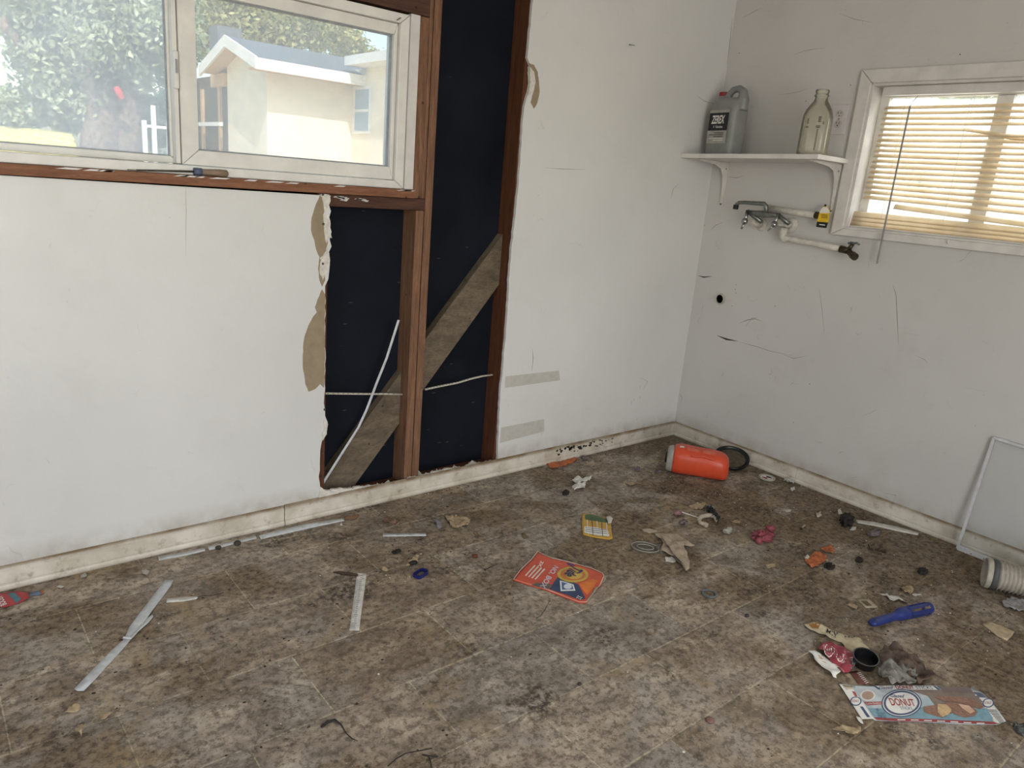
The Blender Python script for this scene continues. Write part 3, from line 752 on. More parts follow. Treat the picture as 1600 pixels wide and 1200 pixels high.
G().box((cp.x-.25, ap.y+.4, ap.z-.14), (cp.x+.12, ap.y+.8, cp.z+.05)).obj('chimney', m_roof, house)
# wing standing forward on the right
wt_ = onB(606, 103, xw)
G().box((xw, 4.6, GZ), (xw+3.5, HY-.002, wt_.z)).obj('wing_wall', m_siding, house)
G().box((xw-.32, 4.3, wt_.z+.001), (xw+3.8, HY-.35, wt_.z+.13)).obj('wing_roof', m_fascia, house)
wa, wb_ = onB(557, 138, xw), onB(579, 209, xw)
wo = G().box((xw-.03, wb_.y-.02, wb_.z), (xw-.001, wa.y+.02, wa.z+.02)).obj('window', m_fascia, house)
m_hglass = mat('house window glass', (150, 170, 186), 0.1)
zm = (wa.z+wb_.z)/2
for z0, z1 in ((wb_.z+.04, zm-.02), (zm+.02, wa.z-.03)):
    G().box((xw-.036, wb_.y+.03, z0), (xw-.031, wa.y-.03, z1)).obj('pane', m_hglass, wo)

m_bark = mat('grey bark', (132, 116, 100), 0.95, var=0.3, scale=12, bump=0.6)
def leafmat(key, a, b):
    t = NT(key); v = t.coord()
    c = t.ramp(t.noise(v, 7, 3), [(0.35, srgb(*a)), (0.65, srgb(*b))]); t.l(c, t.b.inputs['Base Color']); t.b.inputs['Roughness'].default_value = 0.6
    tl = t.n('BsdfTranslucent'); t.l(c, tl.inputs[0]); mx = t.n('MixShader'); mx.inputs[0].default_value = 0.35
    t.l(t.b.outputs[0], mx.inputs[1]); t.l(tl.outputs[0], mx.inputs[2]); t.l(mx.outputs[0], t.out.inputs['Surface']); return t.m
m_leafA = leafmat('oak leaf', (128, 142, 108), (214, 220, 184))
m_leafB = leafmat('olive leaf', (134, 144, 96), (214, 204, 146))
rng = np.random.default_rng(5)
def foliage(root, blobs, n, size, m):
    """n leaf quads spread through clumps of the crown"""
    vs = []; tot = sum(b[1]**2 for b in blobs)
    for c, r, *fl_ in blobs:
        k = int(n*r*r/tot); nc = max(6, int(k/90))
        d = rng.normal(size=(nc, 3)); d /= np.linalg.norm(d, axis=1)[:, None]
        cl = np.array(c)+d*r*rng.uniform(0.35, 1.0, (nc, 1))*np.array([1, 1, .85])
        idx = rng.integers(0, nc, k)
        p = cl[idx]+rng.normal(size=(k, 3))*r*0.16
        a = rng.normal(size=(k, 3)); a /= np.linalg.norm(a, axis=1)[:, None]
        b = np.cross(a, rng.normal(size=(k, 3))); b /= np.linalg.norm(b, axis=1)[:, None]
        s = size*rng.uniform(.6, 1.3, (k, 1))
        vs.append(np.stack([p-a*s, p-b*s*.5, p+a*s, p+b*s*.5], 1).reshape(-1, 3))
    v = np.concatenate(vs); off = np.array(world_loc(root)); v = v-off; nq = len(v)//4
    me = bpy.data.meshes.new('foliage'); me.vertices.add(len(v)); me.vertices.foreach_set('co', v.astype(np.float32).ravel())
    me.loops.add(nq*4); me.loops.foreach_set('vertex_index', np.arange(nq*4, dtype=np.int32))
    me.polygons.add(nq); me.polygons.foreach_set('loop_start', np.arange(0, nq*4, 4, dtype=np.int32)); me.polygons.foreach_set('loop_total', np.full(nq, 4, dtype=np.int32))
    me.materials.append(m); me.update(); me.validate()
    o = bpy.data.objects.new('foliage', me); COL.objects.link(o); o.parent = root; o['kind'] = 'stuff'; return o
def blob(px, py, y, rpx):
    p = onA(px, py, y); return (tuple(p), rpx*(p-Vector(CAM)).length/F)
tb = onA(185, 250, 15.0)
oak = empty('oak_tree', (tb.x, 15.0, GZ), 'big two trunked oak tree behind the left pane of the window', 'tree')
def T(px, py, y=15.0): return onA(px, py, y)
base = Vector((tb.x, 15, GZ))
G().tube([base+Vector((-.4, 0, 0)), T(158, 225), T(160, 160), T(140, 110), T(105, 40), T(90, -40)], [.45, .38, .34, .26, .18, .1], 10).obj('trunk', m_bark, oak, smooth=True)
G().tube([base+Vector((.3, 0, 0)), T(196, 225), T(204, 160), T(205, 110), T(225, 40), T(240, -60)], [.4, .34, .30, .24, .16, .1], 10).obj('trunk', m_bark, oak, smooth=True)
for q in ([(160, 140), (190, 80), (180, 0)], [(0, 30), (25, 60), (42, 90)], [(140, 110), (80, 90), (30, 60)]):
    G().tube([T(*p) for p in q], [.12, .09, .05], 7).obj('branch', m_bark, oak, smooth=True)
foliage(oak, [blob(150, 40, 15, 75), blob(215, 20, 14.5, 70), blob(75, 60, 15.5, 55), blob(225, 110, 14.6, 30), blob(110, 130, 15.5, 50), blob(45, 165, 16, 32), blob(70, 5, 15, 40), blob(180, -60, 15, 90), blob(60, -70, 15, 70)], 80000, .072, m_leafA)
tp = onA(450, 60, 22)
t2 = empty('olive_tree', (tp.x, 24, GZ), 'tall sunlit tree rising behind the cream house roof', 'tree')
G().tube([Vector((tp.x, 24, GZ)), T(440, 60, 24), T(430, 0, 24)], [.4, .3, .2], 9).obj('trunk', m_bark, t2, smooth=True)
foliage(t2, [blob(400, 30, 24, 60), blob(470, 30, 24, 55), blob(340, 20, 24, 60), blob(285, 60, 24, 45), blob(520, 55, 24, 40), blob(560, 80, 24, 28), blob(430, -50, 24, 80)], 40000, .095, m_leafB)
sb = onA(60, 175, 19)
t3 = empty('leafy_shrub', (sb.x, 19, GZ), 'low mass of shrubs beyond the oak trunks', 'shrub')
foliage(t3, [blob(40, 170, 19, 30), blob(100, 175, 19, 30), blob(240, 190, 17, 35), blob(280, 170, 18, 30), blob(-30, 170, 19, 30)], 26000, .07, m_leafA)
# sunlit yellow bank to the left
ya, yb2 = onA(-60, 190, 12), onA(134, 193, 12)
g = G(); n = 40; vs = []; fs = []
for i in range(n+1):
    x = ya.x-3+(yb2.x-ya.x+3)*i/n
    for k in range(7):
        s = k/6; z = GZ+(ya.z-GZ)*math.sin(s*PI/2)**.7
        vs.append((x, 12+1.5*s+0.12*noise.noise(Vector((x*1.2, s*4, 0))), z+0.10*noise.noise(Vector((x*1.5, s*3, 3)))*(k > 0)))
for i in range(n):
    for k in range(6): a = i*7+k; fs.append((a, a+1, a+8, a+7))
g.add(vs, fs); o = g.obj('grass_bank', mat('sunlit yellow grass', (226, 214, 128), 0.9, var=0.3, scale=9, bump=0.8), smooth=True, solid=.05)
tag(o, 'low sunlit yellow bank at the bottom left of the window view', 'bank')
rl = empty('yard_railing', (0, 11, GZ), 'pale post railing standing right of the oak trunk', 'railing')
rl.location = (onA(240, 200, 11).x, 11, GZ)
for px in (225, 240, 263):
    q = onA(px, 190, 11); G().box((q.x-.03, 10.97, GZ), (q.x+.03, 11.03, onA(px, 188 if px != 240 else 165, 11).z)).obj('post', m_fascia, rl)
a_, b_ = onA(222, 196, 11), onA(300, 196, 11); G().box((a_.x, 10.975, a_.z-.02), (b_.x, 11.025, a_.z+.02)).obj('rail', m_fascia, rl)
q = onA(186, 145, 14.2)
g = G().tube([q+Vector((-.05, 0, .1)), q, q+Vector((.05, 0, -.1))], [.05, .07, .05], 8)
o = g.obj('yard_ornament', mat('red ornament', (196, 60, 56), 0.5)); tag(o, 'small red ornament hanging between the oak trunks', 'ornament')
# beyond the right window
def blobB(px, py, x, rpx):
    p = onB(px, py, x); return (tuple(p), rpx*(p-Vector(CAM)).length/F)
q = onB(1480, 230, 6)
t4 = empty('garden_hedge', (6, q.y, GZ), 'sunlit leafy hedge beyond the blind of the right window', 'hedge')
foliage(t4, [blobB(1420, 210, 6, 45), blobB(1500, 200, 6.2, 50), blobB(1580, 210, 6, 50), blobB(1650, 220, 6, 50), blobB(1460, 260, 6, 45), blobB(1560, 270, 6, 45)], 9000, .09, m_leafB)
fe = empty('yard_fence', (4.2, q.y, GZ), 'pale board fence beyond the blind of the right window', 'fence')
m_fence = mat('pale fence board', (232, 226, 214), 0.85, var=0.08, scale=5)
ys = np.arange(q.y-4.0, 4.0, .155)
fb = None
for y in ys:
    if fb is None:
        fb = G().box((4.2, y, GZ), (4.225, y+.145, GZ+1.35)).obj('fence_board', m_fence, fe)
        y0_ = y
    else:
        c_ = fb.copy(); COL.objects.link(c_); c_.location = (fb.location.x, fb.location.y+y-y0_, fb.location.z)
G().box((4.23, ys[0], GZ+.9), (4.27, ys[-1], GZ+1.0)).obj('rail', m_fence, fe)

# ================================================================== SHELF AND WHAT STANDS ON IT
def sz(y): return 1.4315+0.016*(-y/0.69)
shelf = empty('wall_shelf', (-0.12, -0.345, 1.42), 'white painted board shelf on two brackets in the corner', 'shelf')
g = G(); vs = []
for (x, y) in ((-.257, -.0015), (-.0008, -.0015), (-.0008, -.690), (-.257, -.690)): vs.append((x, y, sz(y)-.019))
for (x, y) in ((-.257, -.0015), (-.0008, -.0015), (-.0008, -.690), (-.257, -.690)): vs.append((x, y, sz(y)))
g.add(vs, [(3, 2, 1, 0), (4, 5, 6, 7), (0, 1, 5, 4), (1, 2, 6, 5), (2, 3, 7, 6), (3, 0, 4, 7)]); g.obj('board', m_trim, shelf, bevel=.0015)
for y in (onB(1134, 270, 0).y, onB(1306, 290, 0).y):
    z = sz(y)-.0195
    br_ = prism([[(-.001, z), (-.215, z), (-.215, z-.006), (-.09, z-.016), (-.045, z-.03), (-.022, z-.06), (-.012, z-.11), (-.006, z-.195), (-.001, z-.197)]], lambda a, b: Vector((a, y-.002, b)), lambda a, b: Vector((a, y+.002, b))).obj('bracket', m_trim, shelf)
    fixn(br_)
    q = [(y-.0125, z), (y+.0125, z), (y+.010, z-.10), (y+.004, z-.205), (y-.004, z-.205), (y-.010, z-.10)]
    fixn(prism([q], fB(-.0035), fB(-.0004)).obj('wall_plate', m_trim, br_))
    G().box((-.22, y-.0115, z-.0032), (-.001, y+.0115, z-.0002)).obj('arm_plate', m_trim, br_)
    for zz in (z-.03, z-.195):
        G().lathe((-.0036, y, zz), (-1, 0, 0), [(0, 0), (.005, 0), (.004, .002), (0, .003)], 10).obj('screw_head', m_steel, br_)

def text_mesh(s, bold=0.0, font_shear=0.0):
    cu = bpy.data.curves.new('t', 'FONT'); cu.body = s; cu.offset = bold; cu.shear = font_shear; cu.resolution_u = 3
    ob = bpy.data.objects.new('t', cu); COL.objects.link(ob)
    dg = bpy.context.evaluated_depsgraph_get(); me = bpy.data.meshes.new_from_object(ob.evaluated_get(dg))
    vs = [tuple(v.co) for v in me.vertices]; fs = [tuple(p.vertices) for p in me.polygons]
    bpy.data.objects.remove(ob); bpy.data.meshes.remove(me); bpy.data.curves.remove(cu); return vs, fs
def text_on(parent, nm, s, fn, m, bold=0.0, shear=0.0):
    """fn maps u,v in 0..1 to a world point"""
    vs, fs = text_mesh(s, bold, shear)
    if not vs: return
    x0 = min(v[0] for v in vs); x1 = max(v[0] for v in vs); y0 = min(v[1] for v in vs); y1 = max(v[1] for v in vs)
    return link(nm, [fn((v[0]-x0)/(x1-x0), (v[1]-y0)/(y1-y0)) for v in vs], fs, m, parent)
def bil(q):
    q = [Vector(p) for p in q]
    return lambda u, v: (q[0]*(1-u)+q[1]*u)*(1-v)+(q[3]*(1-u)+q[2]*u)*v
m_white = mat('white print', (226, 224, 218), 0.5, var=0.05)
m_ink = mat('black print', (26, 26, 30), 0.5, var=0.05)

# antifreeze jug
jc = Vector((-.118, -.135, sz(-.118)+.0006))
jug = empty('antifreeze_jug', jc, 'grey antifreeze jug with red cap and black label on the corner shelf', 'jug')
ang = math.radians(258); U = Vector((math.cos(ang), math.sin(ang), 0)); Vv = Vector((U.y, -U.x, 0)); Zz = Vector((0, 0, 1))
if Vv.x > 0: Vv = -Vv          # Vv: outward normal of the label side
def J(u, v, z): return jc+U*u+Vv*v+Zz*z
m_jug = mat('grey jug plastic', (132, 134, 132), 0.4, var=0.06, scale=20)
def srect(cu, hu, hv, z, p=4.0, n=40):
    out = []
    for k in range(n):
        a = 2*PI*k/n; c_, s_ = math.cos(a), math.sin(a)
        out.append(J(cu+hu*math.copysign(abs(c_)**(2/p), c_), hv*math.copysign(abs(s_)**(2/p), s_), z))
    return out
g = G().loft([srect(0, .080, .046, 0), srect(0, .086, .052, .006), srect(0, .088, .053, .05), srect(0, .088, .053, .19), srect(.002, .085, .052, .215), srect(.006, .074, .046, .238), srect(.01, .05, .034, .252)])
g.tube([J(-.05, 0, .20), J(-.05, 0, .268)], [.028, .0215], 20)
g.tube([J(-.022, 0, .235), J(-.012, 0, .272), J(.012, 0, .289), J(.045, 0, .292), J(.072, 0, .278), J(.082, 0, .245), J(.078, 0, .20)], [.018, .016, .0155, .016, .02, .026, .03], 14)
g.obj('body', m_jug, jug, smooth=True, remesh=.0038)
# carve the look of a hand hole: the handle stands clear of the shoulder
cap = G().lathe(J(-.05, 0, .262), (0, 0, 1), [(.0205, 0), (.0215, .002), (.0215, .017), (.019, .020), (0, .020)], 28).obj('cap', mat('dark red cap', (132, 32, 34), 0.4), jug, smooth=False, bevel=.001)
lf = lambda z0, z1, u0, u1, d: bil([J(u0, d, z0), J(u1, d, z0), J(u1, d, z1), J(u0, d, z1)])
sgn = 1
# reading direction: seen from outside, right-hand side is towards +U
def quad(parent, nm, f, m, n=1):
    return link(nm, [f(0, 0), f(1, 0), f(1, 1), f(0, 1)], [(0, 1, 2, 3)], m, parent)
lab = quad(jug, 'label', lf(.052, .197, -.064, .064, .0541), mat('silver label', (168, 164, 158), 0.5))
quad(lab, 'label_band', lf(.108, .185, -.063, .063, .0545), m_ink)
text_on(lab, 'lettering', 'ZEREX', lf(.138, .174, -.046, .040, .0549), m_white, .03, .15)
text_on(lab, 'lettering', 'V  Valvoline', lf(.119, .130, -.03, .032, .0549), m_white, .01)
for k in range(5): quad(lab, 'small_print', lf(.064+.008*k, .067+.008*k, -.05 if k % 2 else -.02, .045, .0549), m_ink if k > 1 else m_white)

# glass milk bottle
bc = Vector((-.165, 0, 0)); pb0 = onB(1268, 240, -.165); bc = Vector((-.165, pb0.y, sz(pb0.y)+.0006))
bot = empty('milk_bottle', bc, 'empty clear glass milk bottle standing on the shelf by the outlet', 'bottle')
t = NT('cloudy bottle glass'); v = t.coord()
tr = t.n('BsdfTransparent'); tr.inputs[0].default_value = (0.975, 0.975, 0.955, 1); gl = t.n('BsdfGlossy'); gl.inputs['Roughness'].default_value = .12
df = t.n('BsdfDiffuse'); df.inputs[0].default_value = srgb(205, 198, 176)
fr = t.n('Fresnel'); fr.inputs[0].default_value = 1.35
m1 = t.n('MixShader'); t.l(fr.outputs[0], m1.inputs[0]); t.l(tr.outputs[0], m1.inputs[1]); t.l(gl.outputs[0], m1.inputs[2])
m2 = t.n('MixShader'); t.l(t.ramp(t.noise(v, 12, 6), [(0.35, 0.12), (0.7, 0.30)]), m2.inputs[0]); t.l(m1.outputs[0], m2.inputs[1]); t.l(df.outputs[0], m2.inputs[2]); t.l(m2.outputs[0], t.out.inputs['Surface'])
m_bglass = t.m
def sq(r, z, p):
    out = []
    for k in range(40):
        a = 2*PI*k/40; c_, s_ = math.cos(a), math.sin(a); x = r*math.copysign(abs(c_)**(2/p), c_); y = r*math.copysign(abs(s_)**(2/p), s_)
        b = math.radians(25); out.append(bc+Vector((x*math.cos(b)-y*math.sin(b), x*math.sin(b)+y*math.cos(b), z)))
    return out
prof = [(.055, 0, 3), (.059, .004, 3), (.059, .02, 3.2), (.0585, .13, 3.2), (.057, .155, 3), (.050, .178, 2.6), (.038, .198, 2.2), (.028, .212, 2), (.0245, .222, 2), (.0245, .228, 2), (.029, .231, 2), (.029, .235, 2), (.0245, .238, 2), (.0265, .246, 2), (.0275, .252, 2), (.025, .256, 2)]
g = G().loft([sq(*p) for p in prof], cap=False); n0 = len(g.v); g.f.append(tuple(reversed(range(40))))
o = g.obj('glass_body', m_bglass, bot, smooth=True, solid=0.0); q = o.modifiers.new('solid', 'SOLIDIFY'); q.thickness = .003; q.offset = -1
b = math.radians(25)
dirn = Vector((-math.sin(0)*0-1, 0, 0))
m_smoke = mat('dark bottle print', (72, 70, 62), 0.6)
def bp(u, z, side):   # point just outside one flat side of the bottle
    d1 = Vector((-math.cos(b), -math.sin(b), 0)) if side == 0 else Vector((math.sin(b), -math.cos(b), 0))
    t1 = Vector((-d1.y, d1.x, 0)); return bc+d1*.0598+t1*u+Vector((0, 0, z))
for side, u, z0, z1, w_ in ((0, .012, .02, .10, .006), (0, .012, .105, .112, .018), (0, .014, .128, .15, .012), (0, -.03, .105, .11, .012), (0, -.03, .12, .14, .006), (0, .03, .12, .13, .006)):
    zz = z0
    while zz < z1:
        link('bottle_print', [bp(u-w_/2, zz, side), bp(u+w_/2*random.uniform(.5, 1), zz, side), bp(u+w_/2, zz+.003, side), bp(u-w_/2, zz+.003, side)], [(0, 1, 2, 3)], m_smoke, bot); zz += .0055

# wall outlet
oy0, oy1, oz0, oz1 = -.645, -.573, 1.546, 1.664
ol = empty('wall_outlet', (0, -.609, oz0), 'white duplex outlet with square cover plate between bottle and window', 'outlet')
m_plate = mat('white outlet plate', (205, 200, 200), 0.35, var=0.04)
G().box((-.0055, oy0, oz0), (-.0004, oy1, oz1)).obj('cover_plate', m_plate, ol, bevel=.002)
for zc_ in (1.628, 1.588):
    rc = G().lathe((-.0056, -.609, zc_), (-1, 0, 0), [(.0168, 0), (.0168, .0016), (0, .0018)], 24).obj('receptacle', mat('receptacle', (190, 186, 180), 0.4), ol)
    for dy in (-.006, .006): G().box((-.0079, -.609+dy-.001, zc_+.000), (-.0073, -.609+dy+.001, zc_+.009)).obj('slot', m_ink, rc)
    G().lathe((-.0074, -.609, zc_-.007), (-1, 0, 0), [(.0026, 0), (.0026, .0006), (0, .0007)], 10).obj('ground_hole', m_ink, rc)
G().lathe((-.0056, -.609, 1.608), (-1, 0, 0), [(.003, 0), (.0025, .001), (0, .0014)], 10).obj('screw_head', m_steel, ol)

# ================================================================== FAUCET, PIPES, SPIGOT, DRAIN
fa = empty('laundry_faucet', onB(1200, 340, -.05), 'chrome two handle wall faucet with black tipped spout under the shelf', 'faucet')
def P(x, y, d): return onB(x, y, -d)
for (x, y, r_) in ((1190, 351, .030), (1236, 352, .034)):
    c0 = P(x, y, 0.0)
    G().lathe(c0, (-1, 0, 0), [(.016, .0005), (r_, .0005), (r_, .004), (r_*.8, .009), (.018, .014), (.0, .015)], 28).obj('escutcheon', m_pipe, fa, smooth=True)
    c1 = c0+Vector((-.012, 0, 0)); c2 = c0+Vector((-.06, .010, .012))
    G().tube([c1, c2], [.018, .016], 18).obj('supply_shank', m_pipe, fa, smooth=True)
    G().tube([c2, c2+Vector((-.018, .004, .004))], [.0205, .0205], 6).obj('coupling_nut', m_pipe, fa)
b0, b1 = P(1170, 332, .085), P(1218, 337, .085)
G().tube([b0, b0.lerp(b1, .25), b0.lerp(b1, .5), b0.lerp(b1, .75), b1], [.011, .0125, .016, .0125, .011], 16).obj('body_bar', m_galv, fa, smooth=True)
for q in ((1168, 330, 1190, 347), (1216, 336, 1233, 350)):
    G().tube([P(q[0], q[1], .085), P(q[2], q[3], .075)], .010, 12).obj('side_arm', m_galv, fa, smooth=True)
for (x0, y0, x1, y1, hx, hy) in ((1168, 329, 1164, 346, 1158, 358), (1216, 334, 1210, 351, 1199, 361)):
    s0, s1 = P(x0, y0, .09), P(x1, y1, .105)
    st = G().tube([s0, s1], [.008, .0065], 12).obj('valve_stem', m_chrome, fa, smooth=True)
    G().lathe(s1+Vector((0, 0, .012)), (-.35, -.1, -1), [(0, 0), (.009, .0), (.014, .006), (.0145, .016), (.010, .024), (0, .026)], 18).obj('handle_hub', m_chrome, st, smooth=True)
    G().tube([s1, P((x1+hx)/2, (y1+hy)/2, .112), P(hx, hy, .118)], [.006, .007, .0045], 10, flat=.6).obj('handle_lever', m_chrome, st, smooth=True)
G().tube([P(1197, 336, .085), P(1197, 322, .09), P(1194, 318.5, .093), P(1187, 318, .095), P(1165, 316.5, .10), P(1155, 316.5, .102), P(1151, 319, .103), P(1150, 322, .103)], [.010, .010, .010, .009, .0085, .0085, .0085, .0085], 14).obj('spout', m_galv, fa, smooth=True)
G().tube([P(1150.5, 320, .103), P(1149, 327, .103)], [.0125, .0125], 16).obj('spout_tip', m_black, fa, bevel=.001)
# upper pipe with hang tag
up_ = G().tube([P(1200, 325, .035), P(1238, 331, .035), P(1276, 336.5, .035)], .0135, 16)
o = up_.obj('water_pipe', m_pipe, smooth=True); tag(o, 'upper white painted pipe running right from the faucet to a brass end', 'pipe')
G().tube([P(1274, 336, .035), P(1281, 337.3, .035)], .0155, 8).obj('end_cap', m_brass, o)
tg = empty('hang_tag', P(1285, 340, .05), 'yellow and black cardboard tag hanging at the end of the upper pipe', 'tag')
m_yel = mat('yellow card', (226, 186, 34), 0.5, var=0.05)
def tagq(q, d, nm, m):
    vs = [P(x, y, d) for x, y in q]; vs += [v_+Vector((.0006, 0, 0)) for v_ in vs]; n_ = len(q)
    o_ = link(nm, vs, [tuple(range(n_)), tuple(reversed(range(n_, 2*n_)))]+[(i, (i+1) % n_, (i+1) % n_+n_, i+n_) for i in range(n_)], m, tg); return fixn(o_)
tagq([(1281, 329), (1286, 322.5), (1292, 322.5), (1297, 329.5), (1294, 348), (1276.5, 346.5), (1280, 333)], .055, 'card', m_yel)
tagq([(1280.5, 333), (1282, 328), (1286, 323.5), (1292, 323.5), (1296, 330), (1295.5, 333)], .0557, 'white_top', m_white)
tagq([(1276.6, 346.2), (1294, 347.8), (1291, 356.5), (1275, 354.5)], .0557, 'black_foot', m_ink)
for k in range(3): tagq([(1283, 335+2.2*k), (1293, 335.8+2.2*k), (1293, 336.6+2.2*k), (1283, 335.8+2.2*k)], .0561, 'small_print', m_ink)
tagq([(1280, 350), (1289, 351), (1289, 352.6), (1280, 351.6)], .0561, 'small_print', m_white)
G().tube([P(1289, 324.5, .053), P(1290, 320.5, .04), P(1289, 320, .02), P(1288, 326, .02)], .0035, 8).obj('wire_loop', m_brass, tg)
# lower pipe and spigot
o = G().tube([P(1226, 356, .05), P(1224, 364, .048), P(1223, 369, .045), P(1226, 372.5, .043), P(1233, 373.5, .042), P(1270, 380, .042), P(1314, 389, .042)], [.015, .0155, .017, .017, .013, .0125, .0125], 16).obj('drain_pipe', m_pipe, smooth=True)
tag(o, 'lower white painted pipe dropping from the right faucet valve', 'pipe')
G().tube([P(1224.5, 372.4, .043), P(1229, 373, .042)], .0185, 16).obj('elbow_ring', m_pipe, o, smooth=False)
sp_ = empty('hose_spigot', P(1325, 392, .042), 'dark brass hose spigot on the end of the lower pipe below the window', 'spigot')
G().tube([P(1313, 389, .042), P(1320, 390.5, .042), P(1328, 393, .045)], [.0155, .0145, .013], 14).obj('spigot_body', m_brass, sp_, smooth=True)
G().tube([P(1325, 392, .044), P(1329, 396, .06), P(1334, 400, .075)], [.010, .0125, .0145], 14).obj('spigot_outlet', m_brass, sp_, smooth=True)
G().tube([P(1332, 398.5, .070), P(1336, 401.5, .083)], [.0155, .0155], 14).obj('thread_ring', m_brass, sp_)
G().tube([P(1325, 391, .045), P(1332, 382, .05)], [.010, .008], 12).obj('bonnet', m_brass, sp_, smooth=True)
hub = P(1334, 380.5, .052)
G().tube([hub+Vector((-.004, .022, -.002)), hub+Vector((-.002, .01, .004)), hub, hub+Vector((0, -.012, .004)), hub+Vector((-.002, -.024, -.001))], [.005, .004, .0055, .004, .005], 10).obj('handle', m_galv, sp_, smooth=True)
# open drain stub in the wall
dp = empty('drain_stub', (0, dr.y, dr.z), 'open round drain pipe end in the right wall near the corner', 'pipe')
G().lathe((0.0, dr.y, dr.z), (-1, 0, 0), [(.0272, -.06), (.0272, .010), (.0262, .012), (.0215, .012), (.0205, .010), (.0205, -.06)], 32).obj('pipe_collar', mat('dirty white pvc', (188, 184, 172), 0.5, var=.15), dp, smooth=False)
G().lathe((0.06, dr.y, dr.z), (-1, 0, 0), [(0.027, 0), (0, .001)], 24).obj('pipe_back', m_black, dp)
G().lathe((0.0, dr.y, dr.z), (-1, 0, 0), [(.0203, -.055), (.0203, .006)], 24).obj('pipe_bore', m_black, dp)

# ================================================================== SCREWDRIVER, CABLES, STRIP IN THE WALL
zz0 = 1.1865
a_, b_ = onA(356, 268, -.002), onA(306, 266, -.002)
sd = empty('screwdriver', (b_.x, -.002, zz0), 'old screwdriver with wooden handle lying on the left window sill', 'screwdriver')
zc_ = zz0+.0112
G().tube([(b_.x, -.0025, zc_), (b_.x+.008, -.0025, zc_), (b_.x+.02, -.0025, zc_), (b_.x+.07, -.0025, zc_), (a_.x-.004, -.0025, zc_), (a_.x, -.0025, zc_)], [.007, .010, .0085, .0108, .0105, .006], 12).obj('handle', wood('grey handle wood', (120, 100, 84), (152, 132, 112), (2, 9, 9)), sd, smooth=True)
G().tube([(b_.x-.006, -.0025, zc_), (b_.x+.016, -.0025, zc_)], [.0105, .0112], 12).obj('blue_collar', mat('faded blue collar', (78, 88, 110), 0.5), sd, smooth=True)
G().tube([(b_.x-.16, -.0025, zz0+.004), (b_.x, -.0025, zc_)], [.0022, .003], 8).obj('shank', m_steel, sd, smooth=True)
G().box((b_.x-.182, -.0055, zz0+.0025), (b_.x-.158, .0005, zz0+.0048)).obj('blade', m_steel, sd)

m_cable = mat('cream cable jacket', (196, 190, 174), 0.5, var=0.08, scale=80)
cb = empty('electrical_cable', (onA(560, 616, .05).x, .05, .47), 'cream jacketed cable crossing both open stud bays', 'cable')
g1 = G().tube([onA(504, 614.5, .05), onA(530, 615, .05), onA(570, 615.5, .05), onA(600, 615.5, .05), onA(628, 616, .05)], .0058, 10, flat=.65)
g1.obj('cable_run', m_cable, cb, smooth=True)
g2 = G().tube([onA(664, 608.5, .05), onA(680, 605, .05), onA(700, 601, .05), onA(715, 598, .05), onA(735, 592, .05), onA(752, 588, .05), onA(769, 585.5, .05)], .0058, 10, flat=.65)
g2.obj('cable_run', m_cable, cb, smooth=True)
for k in range(14):
    for (xa, ya_, xb, yb3) in ((512, 614.8, 622, 615.8), (668, 607.5, 735, 592)):
        s = k/14; p = onA(xa+(xb-xa)*s, ya_+(yb3-ya_)*s, .0438); G().box((p.x, .0438, p.z-.001), (p.x+.004, .0441, p.z+.001)).obj('cable_print', m_ink, cb)
st_ = G(); q = [onA(623, 500, .028), onA(604, 560, .034), onA(588, 600, .04), onA(573, 640, .044), onA(560, 668, .046), onA(530, 715, .050), onA(504, 756, .05)]
st_.tube(q, .0052, 8, flat=.3, up=(0, 1, 0))
o = st_.obj('plastic_strip', mat('grey white plastic', (200, 200, 204), 0.4), smooth=False); tag(o, 'bent thin white plastic strip leaning in the left stud bay', 'strip')

# ================================================================== LITTER ON THE FLOOR
def inside(p, poly):
    x, y = p; c = False; j = len(poly)-1
    for i in range(len(poly)):
        xi, yi = poly[i]; xj_, yj = poly[j]
        if (yi > y) != (yj > y) and x < (xj_-xi)*(y-yi)/(yj-yi)+xi: c = not c
        j = i
    return c
def fill(poly, step, rag=0.0):
    """triangulated interior of a 2D polygon with inner points"""
    b = []
    for i in range(len(poly)):
        a = Vector(poly[i]); c = Vector(poly[(i+1) % len(poly)]); n = max(1, int((c-a).length/step))
        b += [tuple(a+(c-a)*k/n) for k in range(n)]
    if rag: b = [(p[0]+random.uniform(-rag, rag), p[1]+random.uniform(-rag, rag)) for p in b]
    pts = [Vector(p) for p in b]; nb = len(b)
    xs = [p[0] for p in b]; ys = [p[1] for p in b]
    x = min(xs)+step*.5
    while x < max(xs):
        y = min(ys)+step*.5
        while y < max(ys):
            q = (x+random.uniform(-.15, .15)*step, y+random.uniform(-.15, .15)*step)
            if inside(q, b) and min((q[0]-p[0])**2+(q[1]-p[1])**2 for p in b) > (0.45*step)**2: pts.append(Vector(q))
            y += step
        x += step
    r = delaunay_2d_cdt(pts, [], [list(range(nb))], 1, 1e-7)
    return [tuple(v) for v in r[0]], [tuple(f) for f in r[2]]
def fpoly(px, z=0.001): return [tuple(fl(x, y, z)[:2]) for x, y in px]
